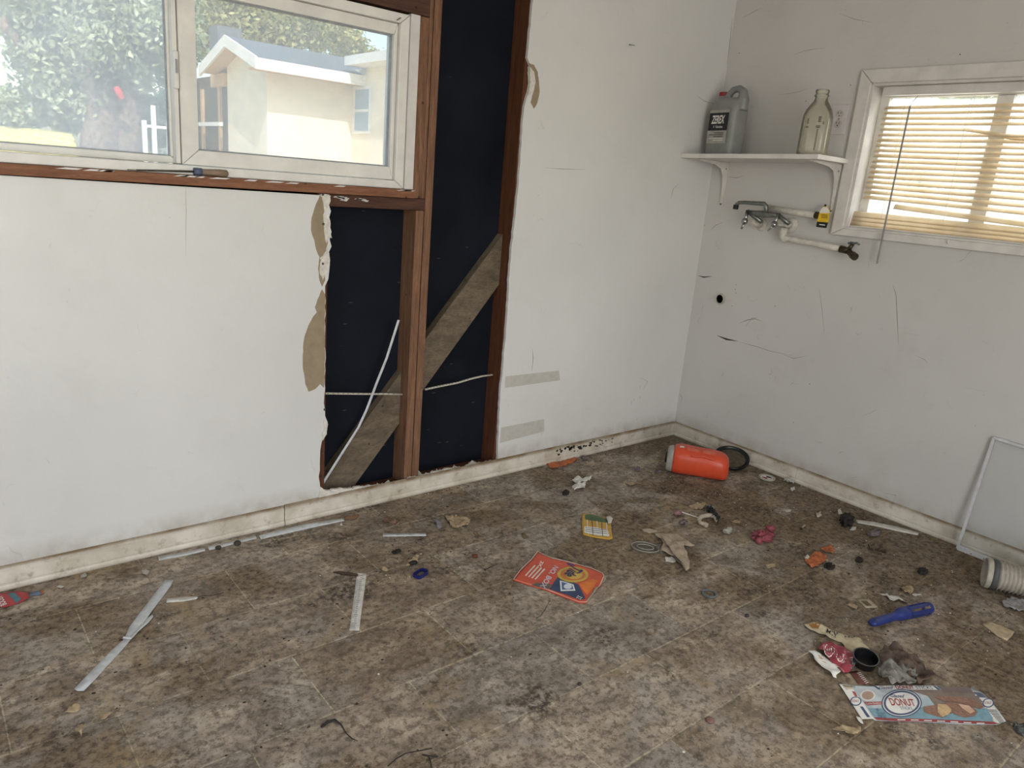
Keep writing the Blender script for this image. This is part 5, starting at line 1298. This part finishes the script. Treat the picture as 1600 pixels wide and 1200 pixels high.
# finger groove ridge, and the back print on the upward side
def on_body(s, a, d=.0008):
    hh = np.interp(s, [.11, .2, .32, .5, .7, .86, .95], [.064, .067, .066, .064, .065, .062, .056]); hw = np.interp(s, [.11, .2, .32, .5, .7, .86, .95], [.066, .070, .067, .064, .066, .066, .062]); zc = np.interp(s, [.11, .2, .32, .5, .7, .86], [.0655, .068, .067, .066, .066, .064])
    c_, s_ = math.cos(a), math.sin(a); p = 2.6
    return bc0+ax*(s*Lb)-sv*(hw+d)*math.copysign(abs(c_)**(2/p), c_)+Vector((0, 0, zc+(hh+d)*math.copysign(abs(s_)**(2/p), s_)))
g = G().tube([on_body(s, .50+.22*math.sin((s-.35)/.42*PI), .0) for s in np.linspace(.35, .77, 12)], [.001, .004, .006, .007, .0075, .008, .008, .0075, .007, .006, .004, .001], 8)
g.obj('grip_ridge', m_ob, db, smooth=True)
m_lpink = mat('pale print on orange', (226, 150, 126), .5)
for col_, (s0, s1) in enumerate(((.30, .52), (.56, .78))):
    for k in range(7):
        a = 1.38-.055*k; e_ = s1-random.uniform(0, .05)
        vs = [on_body(s0+(e_-s0)*i/6, a+.02*j) for j in (0, 1) for i in range(7)]
        link('small_print', vs, [(i, i+1, i+8, i+7) for i in range(6)], m_lpink, body)
vs = [on_body(.17+.07*i/3, 1.42-.2*j/2, .001) for j in range(3) for i in range(4)]
link('white_sticker', vs, [(i+4*j, i+1+4*j, i+5+4*j, i+4+4*j) for j in range(2) for i in range(3)], m_white, body)
# black lid behind it
c_ = fl(1141, 727, .0); tl_ = empty('black_lid', (c_.x, c_.y, 0), 'round black lid with raised rim behind the orange bottle', 'lid')
axl = Vector((-.30, -.22, 1)).normalized(); lift_ = .085*math.sqrt(1-axl.z**2)+.001
G().lathe(Vector((c_.x, c_.y, lift_)), axl, [(.0, .0), (.078, .0), (.084, .004), (.085, .016), (.081, .0175), (.078, .014), (.074, .0045), (0, .004)], 40).obj('rim', m_black, tl_, smooth=True)
G().lathe(Vector((c_.x, c_.y, lift_))+axl*.0056, axl, [(.066, 0), (0, .0003)], 32).obj('dusty_inside', mat('dusty lid inside', (86, 76, 62), .9, var=.25, scale=60), tl_)

# ---- small round things
c_ = fl(1198, 748, 0); o = empty('labelled_disc', (c_.x, c_.y, 0), 'small clear round lid with red and black label near the right baseboard', 'lid')
m_clear = mat('cloudy clear plastic', (168, 164, 152), .3, var=.1)
G().lathe((c_.x, c_.y, .001), (0, 0, 1), [(0, 0), (.036, 0), (.038, .003), (.038, .008), (.034, .009), (.031, .005), (0, .0045)], 32).obj('lid_body', m_clear, o, smooth=True)
ch = lambda a0, a1, r_, z, m, nm: link(nm, [Vector((c_.x, c_.y, z))]+[Vector((c_.x+r_*math.cos(a0+(a1-a0)*k/12), c_.y+r_*math.sin(a0+(a1-a0)*k/12), z)) for k in range(13)], [(0, k+1, k+2) for k in range(12)], m, o)
ch(0, 2*PI, .028, .0062, m_white, 'label'); ch(2.0, 3.8, .022, .0066, m_red, 'red_print'); ch(-1.2, .8, .022, .0066, m_ink, 'black_print')
c_ = fl(1008, 857, 0); o = empty('clear_plastic_disc', (c_.x, c_.y, 0), 'oval clear plastic lid left of the folded beige cloth', 'lid')
def oval(a, b_, z, th): return [Vector((c_.x+a*math.cos(2*PI*k/32)*math.cos(th)-b_*math.sin(2*PI*k/32)*math.sin(th), c_.y+a*math.cos(2*PI*k/32)*math.sin(th)+b_*math.sin(2*PI*k/32)*math.cos(th), z)) for k in range(32)]
th = -.9
m_film = glass('clear plastic film', .5, (190, 186, 176), .15)
G().loft([oval(.052, .040, .0012, th), oval(.050, .038, .006, th), oval(.045, .033, .006, th), oval(.042, .030, .003, th), oval(.030, .020, .003, th), oval(.028, .018, .0055, th)], True).obj('lid_body', m_film, o, smooth=True)
for a, b_ in ((.050, .038), (.030, .020)):
    g = G().tube(oval(a, b_, .0062, th)+[oval(a, b_, .0062, th)[0]], .0012, 6); g.obj('raised_rim', m_clear, o, smooth=True)
sheet('bent_tab', [(1024, 855), (1032, 851), (1036, 860), (1034, 866), (1028, 862)], m_film, amp=.008, lift=.002, parent=o)
c_ = fl(1108, 929, 0); g = G().tube([Vector((c_.x+.0225*math.cos(2*PI*k/28), c_.y+.0225*math.sin(2*PI*k/28), .0036)) for k in range(29)], .0032, 8, flat=.8, cap=False)
tag(g.obj('plastic_ring', mat('blue grey plastic', (92, 102, 108), .4), smooth=True), 'blue grey plastic ring lying alone on the brown stained tiles', 'ring')
c_ = fl(657, 899, 0); vs = []; k_ = 28
def rq(a, b_, z, n=28, p=5, th=.35):
    return [Vector((c_.x+(a*math.copysign(abs(math.cos(2*PI*k/n))**(2/p), math.cos(2*PI*k/n)))*math.cos(th)-(b_*math.copysign(abs(math.sin(2*PI*k/n))**(2/p), math.sin(2*PI*k/n)))*math.sin(th), c_.y+(a*math.copysign(abs(math.cos(2*PI*k/n))**(2/p), math.cos(2*PI*k/n)))*math.sin(th)+(b_*math.copysign(abs(math.sin(2*PI*k/n))**(2/p), math.sin(2*PI*k/n)))*math.cos(th), z)) for k in range(n)]
g = G().loft([rq(.026, .016, .001), rq(.026, .016, .012), rq(.0225, .0125, .012), rq(.0225, .0125, .001), rq(.026, .016, .001)], False)
o = fixn(g.obj('plastic_loop', mat('cobalt blue plastic', (30, 36, 96), .3))); tag(o, 'small open cobalt blue plastic frame left of the middle', 'plastic frame')
c_ = fl(1109, 1126, 0); o = G().lathe((c_.x, c_.y, .0008), (0, 0, 1), [(0, .004), (.008, .0045), (.011, .003), (.0115, 0), (0, 0)], 20).obj('brown_disc', mat('brown red cap', (120, 92, 82), .5), smooth=True); tag(o, 'small brown round cap in the lower middle of the floor', 'cap')
for (x, y, r_, lab) in ((1167, 962, .008, 'small dark pebble below the grey ring'), (905, 1069, .006, 'brown grit lump by a tile joint, lower centre'), (341, 856, .010, 'left of two dark pebbles at the left baseboard strips'), (371, 849, .012, 'right of two dark pebbles at the left baseboard strips')):
    tag(clump('pebble', x, y, (r_, r_*.9, r_*.8), mat('dark pebble', (62, 54, 46), .8, var=.2, scale=80), .2, 1.6, 2), lab, 'pebble')
def nail(p0, p1, lab, m=None, r_=.0018, nm='nail', cat='nail'):
    a = fl(*p0, .0025); b_ = fl(*p1, .0025); g = G().tube([a, b_], r_, 8)
    if nm == 'nail': g.tube([a, a+(a-b_).normalized()*.002], r_*2.4, 8)
    tag(g.obj(nm, m or m_steel), lab, cat)
nail((758, 890), (777, 881), 'rusty nail left of the detergent pack')
tag(G().tube([fl(521, 894, .004), fl(530, 894.5, .005), fl(545, 896.5, .005), fl(559, 898.5, .004)], [.002, .0045, .0055, .003], 8).obj('brown_stick', mat('brown stick', (66, 50, 38), .8, var=.3, scale=90), smooth=True), 'short dark brown stick touching the top of the paper ruler', 'stick')
g = G().tube([fl(502, 1136, .004), fl(512, 1128, .006), fl(523, 1125, .005), fl(533, 1132, .004), fl(541, 1146, .003), fl(550, 1154, .003), fl(559, 1158, .002)], [.003, .004, .0035, .0015, .0012, .0012, .0006], 7)
tag(g.obj('dark_twig', m_dark, smooth=True), 'curved dark twig near the bottom edge, left of centre', 'twig')
tag(G().tube([fl(606, 1197, .002), fl(618, 1186, .003), fl(634, 1177, .003), fl(655, 1173, .002), fl(675, 1169, .001)], .0011, 6).obj('dark_twig', m_dark, smooth=True), 'long thin dark twig at the bottom edge of the picture', 'twig')
g = G().tube([fl(660, 1179, .002), fl(668, 1181, .004), fl(684, 1183, .002)], .002, 6); g.tube([fl(669, 1181, .003), fl(673, 1190, .002), fl(674, 1199, .002)], .0012, 6)
tag(g.obj('dark_twig', m_dark), 'forked dark twig at the bottom edge, right of the long one', 'twig')
tag(G().tube([fl(859, 938, .001), fl(852, 952, .002), fl(845, 962, .001), fl(838, 966, .001)], .0007, 5).obj('hair_strand', m_dark), 'thin dark strand just below the detergent pack', 'strand')

# ---- cloth, papers and scraps
m_bcl = mat('beige limp cloth', (166, 150, 130), .85, bump=0.5, var=.1, scale=40)
o, Z = sheet('folded_cloth', [(1022, 836), (1040, 834), (1057, 833.5), (1066, 840), (1078, 850), (1086, 853), (1068, 855), (1072, 862), (1077, 878), (1077, 890), (1072, 892.5), (1062, 884), (1052, 870), (1040, 864), (1031, 861), (1036, 850), (1032, 842)], m_bcl, amp=.010, freq=13, lift=.003, step=.009, seed=12)
tag(o, 'limp folded beige cloth or bag right of the clear lid', 'cloth')
sheet('cloth_fold', [(1033, 838), (1044, 838), (1058, 853), (1070, 868), (1076, 884), (1073, 891), (1060, 876), (1046, 858)], m_bcl, amp=.008, freq=20, lift=.013, parent=o, step=.008, seed=3)
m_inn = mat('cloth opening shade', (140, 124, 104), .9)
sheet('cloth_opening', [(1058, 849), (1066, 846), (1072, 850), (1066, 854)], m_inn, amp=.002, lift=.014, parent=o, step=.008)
for nm, px, m, amp, lab, cat in (
    ('paper_scrap', [(1039, 870), (1050, 869), (1056, 874), (1056, 878), (1040, 877)], m_paperw, .003, 'white paper scrap sticking out under the beige cloth', 'paper scrap'),
    ('wood_sliver', [(1003, 826), (1016, 827), (1027, 829), (1029, 832), (1015, 833), (1006, 831)], m_card, .003, 'pale sliver of wood above the oval clear lid', 'wood sliver'),
    ('cardboard_flake', [(694, 806), (714, 806), (726, 808), (735, 812), (732, 820), (722, 823), (709, 828), (702, 818)], m_tan, .006, 'tan torn cardboard flake right of the short strip', 'cardboard'),
    ('grey_scrap', [(676, 812), (682, 811), (689, 816), (690, 824), (684, 826), (682, 818)], mat('grey plastic scrap', (132, 124, 128), .5), .005, 'small grey scrap just left of the tan cardboard flake', 'scrap'),
    ('dry_leaf', [(738, 831), (745, 833), (752, 840), (744, 839)], m_leafd, .004, 'dark curled leaf bit below right of the tan cardboard flake', 'leaf'),
    ('dry_leaf', [(814, 834), (820, 835), (825, 842), (818, 840)], m_leafd, .004, 'brown leaf bit above the detergent pack', 'leaf'),
    ('orange_paper', [(853, 725), (862, 722), (880, 718), (896, 714.5), (903, 718), (890, 725), (875, 730), (862, 733)], m_orange, .004, 'orange paper strip against the left baseboard', 'paper scrap'),
    ('orange_scrap', [(1258, 876), (1266, 868), (1278, 865), (1290, 869), (1292, 875), (1284, 882), (1273, 887), (1262, 884)], m_orange, .008, 'larger torn orange scrap among dirt, right half', 'scrap'),
    ('orange_scrap', [(1281, 861), (1288, 854), (1298, 854), (1304, 858), (1302, 865), (1290, 863)], m_orange, .008, 'smaller orange scrap touching the larger one', 'scrap'),
    ('foil_scrap', [(1265, 872), (1262, 868), (1256, 871), (1259, 877)], m_paperw, .005, 'pale tip beside the larger orange scrap', 'scrap'),
    ('dry_leaf', [(1355, 853), (1366, 854), (1378, 853), (1381, 852), (1385, 863), (1376, 862), (1362, 859)], mat('grey dry leaf', (96, 82, 68), .8), .012, 'curled grey brown leaf below the right baseboard strip', 'leaf'),
    ('wood_splinter', [(1322, 944), (1330, 943), (1340, 949), (1338, 953), (1330, 950)], m_tan, .004, 'short tan splinter left of the window-like card', 'wood sliver'),
    ('paper_sliver', [(1374, 927), (1384, 927.5), (1394, 932), (1408, 935), (1418, 941), (1404, 938), (1392, 938), (1382, 931)], m_paperw, .004, 'wavy white sliver just above the blue tool handle', 'paper scrap'),
    ('paper_scrap', [(1403, 918), (1420, 917), (1428, 921), (1423, 930), (1414, 927)], m_tan, .008, 'folded pale paper bit above the blue handle socket', 'paper scrap'),
    ('paper_scrap', [(1425, 929), (1433, 927), (1440, 930), (1430, 932)], m_paperw, .004, 'tiny white paper bit right of the folded pale one', 'paper scrap'),
    ('dry_leaf', [(1300, 1140), (1315, 1136), (1330, 1136), (1344, 1137), (1345, 1144), (1332, 1150), (1318, 1146)], m_tan, .006, 'tan leaf lying below left of the carton', 'leaf'),
    ('dry_leaf', [(99, 1114), (108, 1106), (120, 1102), (127, 1103), (124, 1110), (112, 1113)], m_tan, .004, 'pale leaf below the long strip, lower left', 'leaf'),
    ('dry_leaf', [(155, 1119), (160, 1116), (172, 1113), (175, 1117), (168, 1121), (158, 1125)], m_tan, .005, 'pale leaf right of the rounder leaf, lower left', 'leaf'),
    ('dry_leaf', [(117, 1143), (121, 1136), (133, 1135), (134, 1142), (128, 1152), (121, 1150)], m_tan, .012, 'cupped round pale leaf near the lower left corner', 'leaf'),
    ('wood_splinter', [(1196, 882), (1212, 879), (1212, 885), (1200, 888)], m_tan, .003, 'square pale chip on tiles left of the orange scraps', 'chip'),
    ('paper_scrap', [(88, 916), (92, 914), (102, 916), (96, 919)], m_paperw, .003, 'tiny white paper bit near the left baseboard', 'paper scrap'),
    ('clear_scrap', [(221, 892), (228, 890), (234, 893), (230, 899), (223, 897)], m_clear, .004, 'crumpled clear scrap between baseboard and longest strip', 'scrap'),
    ('clear_scrap', [(126, 899), (134, 896), (136, 901), (128, 904)], m_clear, .005, 'pale scrap by the left baseboard, left of the trim strips', 'scrap'),
    ('white_cloth', [(1563, 940), (1580, 934), (1600, 938), (1612, 946), (1610, 956), (1590, 954), (1570, 950)], mat('pale rag', (150, 148, 146), .9), .006, 'pale rag under the ribbed duct hose', 'cloth'),
    ('brown_scrap', [(598, 811), (608, 811), (618, 815), (624, 820), (612, 822), (600, 818)], mat('reddish scrap', (128, 100, 84), .8), .010, 'brown crumpled scrap above the short strip', 'scrap'),
    ('tan_scrap', [(634, 884), (642, 882), (652, 876), (655, 868), (648, 869), (638, 878)], m_tan, .005, 'tan scrap touching the blue plastic frame', 'scrap'),
    ('tan_scrap', [(596, 887), (602, 888), (608, 892), (603, 894), (597, 891)], m_tan, .006, 'tiny tan roll left of the blue plastic frame', 'scrap'),
    ('brown_paper', [(538, 808), (552, 805), (560, 803), (560, 808), (550, 812), (540, 812)], mat('rust paper', (128, 96, 72), .8), .003, 'rusty brown paper bit at the end of the right trim strip', 'paper scrap'),
    ('white_chip', [(531, 820), (534, 816), (535, 821)], m_paperw, .003, 'white triangular chip below the right trim strip', 'chip'),
    ('paper_scrap', [(892, 751), (900, 747), (912, 748), (925, 745), (922, 750), (912, 754), (902, 757)], m_paperw, .008, 'upper of two ragged off-white scraps above the yellow packet', 'paper scrap'),
    ('paper_scrap', [(893, 762), (902, 757), (915, 756), (914, 763), (905, 764), (897, 766)], m_paperw, .010, 'lower of two ragged off-white scraps above the yellow packet', 'paper scrap'),
    ('paper_scrap', [(1076, 792), (1090, 787), (1105, 788), (1098, 794), (1086, 796)], m_tan, .006, 'tan flaky scrap above the lollipop stick', 'paper scrap'),
    ('tan_scrap', [(1143, 815), (1150, 813), (1158, 816), (1152, 819)], m_tan, .004, 'yellowish flat bit below the wrapper with the hook', 'scrap'),
    ('grey_paper', [(975, 754), (985, 754), (992, 757), (984, 760)], m_tan, .004, 'pale scrap left of the orange bottle, in the open', 'paper scrap'),
    ('white_chip', [(1225, 750), (1234, 748), (1242, 752), (1240, 757), (1228, 754)], m_paperw, .010, 'white crumpled chip at the right baseboard beside the round lid', 'chip'),
    ('white_chip', [(1235, 764), (1241, 762), (1243, 767), (1237, 768)], m_paperw, .006, 'small white chip just below the crumpled baseboard chip', 'chip'),
    ('white_chip', [(1226, 797), (1236, 796), (1236, 799), (1228, 800)], m_paperw, .003, 'small pale chip between round lid and dark clump', 'chip'),
    ('pale_scrap', [(1274, 802), (1282, 801), (1284, 806), (1276, 808)], m_card, .006, 'pale scrap left of the dark clump', 'scrap'),
    ('white_chip', [(1605, 790), (1606, 790), (1606, 791)], m_paperw, .001, '', '')):
    if not lab: continue
    o, Z = sheet(nm, px, m, amp=amp*1.3, freq=45, lift=.001, step=.0045); tag(o, lab, cat)
# window-like card frame
o, Z = sheet('card_frame', [(1339, 936), (1357, 935), (1372, 949), (1353, 950)], m_card, amp=.0015, lift=.0012, th=.002)
tag(o, 'beige card with brown window left of the blue tool handle', 'card'); decal(o, 'brown_window', [(1345, 938.5), (1354, 938), (1363, 946.5), (1354, 947)], m_leafd, Z, .0005)
# thick wood chip at right
o, Z = sheet('wood_chip', [(1536, 975), (1546, 971), (1566, 977), (1585, 987), (1581, 993), (1574, 999), (1560, 993), (1548, 984)], mat('pale wood chip', (190, 172, 140), .8, var=.15, scale=50), amp=.003, lift=.005, th=.006); tag(o, 'pale flat chip of wood near the right edge', 'wood chip')
# black pieces in the bottom right corner
o, Z = sheet('foil_wrapper', [(1583, 1129), (1592, 1130), (1604, 1136), (1610, 1146), (1600, 1150), (1590, 1144), (1584, 1137)], mat('black silver foil', (120, 122, 126), .25, .7, var=.6, scale=90), amp=.012, freq=50, lift=.002, step=.006); tag(o, 'black and silver foil wrapper cut off by the lower right edge', 'wrapper')

# ---- pink crumple, clear crumple, lollipop, hook wrapper, clumps
o = clump('pink_rubber', 1191, 838, (.045, .028, .022), mat('dusty pink rubber', (140, 70, 78), .6, var=.15), .8, 1.8, 4, 3, -.5); tag(o, 'crumpled dusty pink piece right of the clear crumpled plastic', 'scrap')
clump('pink_end', 1186, 845, (.020, .013, .014), mat('dusty pink rubber', (140, 70, 78), .6), .4, 1.8, 3, 8, .4, parent=o); clump('pink_end', 1204, 826, (.020, .012, .014), mat('dusty pink rubber', (140, 70, 78), .6), .4, 1.8, 3, 5, -.7, parent=o)
tag(clump('clear_plastic', 1137, 829, (.024, .014, .014), m_clear, .9, 2.5, 3, 6), 'crumpled clear plastic bit left of the pink piece', 'plastic')
lp = empty('lollipop', fl(1060, 802, 0), 'old pink lollipop with white stick beside the hook', 'lollipop')
clump('candy', 1059, 802, (.020, .014, .012), mat('pale pink candy', (146, 106, 108), .5, var=.2), .5, 2, 3, 2, parent=lp)
G().tube([fl(1062, 799, .012), fl(1092, 809, .010)], .0018, 8).obj('stick', m_white, lp)
hk_ = empty('blind_hook', fl(1105, 812, 0), 'off-white curved plastic hook with black shiny wrapper', 'hook')
m_hook = mat('off white plastic', (176, 164, 148), .5)
G().tube([fl(1120, 813, .014), fl(1117, 807, .016), fl(1108, 805, .016), fl(1096, 807, .014), fl(1092, 812, .012), fl(1094, 817, .010), fl(1103, 820, .009)], [.008, .009, .009, .009, .0085, .0075, .0075], 12).obj('hook', m_hook, hk_, smooth=True)
G().tube([fl(1101, 819, .009), fl(1104.5, 821, .009)], [.0095, .0095], 12).obj('hook_end', m_hook, hk_)
o, Z = sheet('black_wrapper', [(1103, 795), (1108, 791), (1115, 798), (1122, 806), (1125, 814), (1121, 821), (1118, 812), (1110, 808), (1105, 803)], mat('black shiny film', (26, 28, 32), .25), amp=.02, freq=35, lift=.004, step=.007, parent=hk_)
decal(o, 'blue_print', [(1105, 795), (1109, 793), (1111, 800), (1107, 801)], mat('pale blue print', (90, 130, 150), .4), Z, .001)
for (x, y, r_, lab, sd_) in ((884, 770, (.016, .012, .012), 'dark fluff ball above the yellow packet', 1), (996, 733, (.014, .010, .012), 'grey lilac fluff left of the orange bottle', 2), (1323, 814, (.034, .026, .030), 'largest dark grimy clump near the right baseboard', 3),
                         (1342, 875, (.020, .012, .010), 'black shred right of the orange scraps', 4), (1442, 893, (.022, .014, .012), 'black shred between leaf and duct hose', 5), (1366, 832, (.045, .018, .012), 'long grey brown fluff below the dirty white strip', 6),
                         (914, 716, (.018, .012, .012), 'grey fluff at the right end of the orange paper strip', 7), (1296, 885, (.024, .016, .010), 'dark shreds right below the orange scraps', 8), (1030, 736, (.016, .010, .008), 'pale grey crumple at the left end of the orange bottle', 9),
                         (620, 862, (.018, .010, .007), 'dark shreds between short strip and blue frame', 10), (645, 880, (.016, .010, .006), 'dark dirt lump touching the tan scrap', 11), (742, 869, (.010, .008, .006), 'reddish brown crumb left of the nail', 12), (1068, 816, (.022, .014, .008), 'grey lilac shreds below the lollipop', 13)):
    m = m_dark if sd_ in (1, 3, 4, 5, 8, 10, 11) else mat('grey lilac fluff', (118, 108, 106), .9, var=.25, scale=90) if sd_ != 12 else mat('rust crumb', (110, 60, 40), .9)
    o = clump('dirt_clump', x, y, r_, m, 1.0, 3.2, 3, sd_*3.3); tag(o, lab, 'dirt clump')
    if sd_ == 3:
        sheet('white_curl', [(1310, 806), (1309, 797), (1313, 794), (1315, 803), (1318, 806)], m_paperw, amp=.01, lift=.012, parent=o, step=.005)
        sheet('white_bit', [(1331, 823), (1338, 824), (1337, 828), (1328, 828)], m_paperw, amp=.004, lift=.002, parent=o, step=.005)
o = G().tube([fl(1251, 826.5, .005), fl(1257, 820.5, .005)], .0045, 10).obj('cigarette_butt', m_tan); tag(o, 'cigarette butt right of the pink piece', 'cigarette butt')
G().tube([fl(1251, 826.5, .005), fl(1252.2, 825.3, .005)], .0047, 10).obj('burnt_end', m_dark, o)

# ---- screen frame leaning on the right wall, and duct hose
sf = empty('screen_frame', onB(1497, 858, -.03), 'light aluminium window screen frame leaning on the right wall behind the hose', 'screen frame')
m_alu = mat('light aluminium', (206, 206, 206), .4, .1, var=.08)
c0 = fl(1496, 857, .004); c0.x = min(c0.x, -.030); tpx = onB(1553, 684, -.012)
upv = (tpx-c0); side_ = Vector((0, -1, 0.0)); nrm = upv.cross(side_).normalized(); side_ = nrm.cross(upv).normalized()
if side_.y > 0: side_ = -side_
H_ = upv.length; uu = upv.normalized(); Wd = .62
def bar(a, b_, w_, nm, dep=.008):
    d = (b_-a); m_ = (a+b_)/2; g = G(); g.obox(m_, d, nrm.cross(d), nrm, d.length/2, w_/2, dep/2); return g.obj(nm, m_alu, sf, bevel=.001)
bar(c0, tpx, .010, 'side_rail'); bar(tpx, tpx+side_*Wd, .010, 'top_rail')
bar(c0+side_*Wd, tpx+side_*Wd, .010, 'side_rail'); rb = bar(c0+uu*.004, c0+side_*Wd+uu*.004, .024, 'bottom_rail', .009)
for k in range(4):
    p = c0+side_*(.05+.045*k)-nrm*(.0048 if nrm.x > 0 else -.0048)+uu*.003
    G().lathe(p, (-1, 0, 0), [(0, 0.0006), (.0022, 0.0006), (.0022, 0)], 10).obj('screw_hole', m_ink, rb)
vs = [c0, c0+side_*Wd, tpx+side_*Wd, tpx]
link('mesh_panel', vs, [(0, 1, 2, 3)], glass('fine insect mesh', .08, (220, 220, 218)), sf)
# hose
h0, h1 = fl(1549, 925, 0), fl(1600, 938, 0)
ax = Vector((h1.x-h0.x, h1.y-h0.y, 0)).normalized(); rad = .050
hs = empty('duct_hose', (h0.x, h0.y, 0), 'ribbed grey beige duct hose with dark collar at the right edge', 'hose')
m_duct = mat('ribbed grey beige plastic', (176, 168, 154), .5, var=.12, scale=40); m_ddark = mat('dark hose collar', (84, 84, 82), .55)
sv = Vector((-ax.y, ax.x, 0)); sv = sv if sv.y < 0 or True else -sv
inward = Vector((.2, 1, 0)).normalized()
cen = Vector((h0.x, h0.y, rad+.004))+Vector((0.02, .03, 0))
prof = []; s = 0.0
prof += [(rad*.97, -.010), (rad*1.02, -.008), (rad*1.02, .0)]
s = .026
prof2 = []
for k in range(24):
    b0_ = .026+k*.0125
    for f_, r_ in ((0, .90), (.2, .93), (.4, 1.03), (.5, 1.05), (.6, 1.03), (.8, .93)): prof2.append((rad*r_, b0_+f_*.0125))
def bend(p):   # gentle droop sideways along the hose
    return p
G().lathe(cen, ax, prof2, 36).obj('ribbed_wall', m_duct, hs, smooth=True, solid=0)
G().lathe(cen, ax, [(rad*1.0, .008), (rad*1.045, .008), (rad*1.045, .024), (rad*.98, .026)], 36).obj('dark_collar', m_ddark, hs, smooth=True)
G().lathe(cen, ax, [(rad*.90, .020), (rad*.94, -.008), (rad*1.0, -.012), (rad*1.05, -.006), (rad*1.05, .006), (rad*1.0, .008)], 36).obj('end_flange', m_duct, hs, smooth=True)
G().lathe(cen, ax, [(rad*.9, .02), (rad*.88, .3)], 30).obj('dark_inside', m_ddark, hs)

# ---- loose crumbs trodden over the floor: nobody could count them
def crumbs(nm, n, m, smin, smax, label, cat, hot, seed):
    rnd = random.Random(seed); g = G()
    for i in range(n):
        if rnd.random() < .65:
            hx, hy, sp_ = rnd.choice(hot); p = fl(hx, hy, 0); x = rnd.gauss(p.x, sp_); y = rnd.gauss(p.y, sp_*.7)
        else: x = rnd.uniform(-3.1, -.03); y = rnd.uniform(-2.1, -.03)
        if x > -.02 or y > -.02: x = min(x, -.02-rnd.random()*.02); y = min(y, -.02-rnd.random()*.02)
        s = smin+(smax-smin)*rnd.random()**3; a = rnd.uniform(0, PI); h = s*rnd.uniform(.3, .7)
        k = rnd.choice((4, 5)); pts = [(x+s*math.cos(a+2*PI*j/k)*rnd.uniform(.5, 1.2), y+s*math.sin(a+2*PI*j/k)*rnd.uniform(.4, 1), .0003) for j in range(k)]
        top = (x, y, .0003+h); g.add(pts+[top], [(j, (j+1) % k, k) for j in range(k)])
    o = g.obj(nm, m); tag(o, label, cat, kind='stuff')
hot = [(1100, 800, .22), (1250, 850, .2), (1400, 920, .25), (900, 720, .12), (1150, 770, .2), (660, 870, .15), (1230, 790, .18), (1000, 740, .2), (1500, 960, .2), (700, 770, .12)]
crumbs('plaster_crumbs', 900, m_gyp, .0008, .0045, 'fine pale plaster crumbs scattered over the dirty floor', 'crumbs', hot, 3)
crumbs('dirt_crumbs', 1600, mat('dark dirt crumb', (58, 46, 34), .95, var=.3, scale=200), .001, .006, 'dark brown dirt crumbs scattered over the floor', 'dirt', hot+[(150, 1000, .3), (500, 1000, .3)], 4)
crumbs('tan_crumbs', 700, m_tan, .001, .005, 'tan wood and leaf crumbs scattered over the floor', 'crumbs', hot, 5)
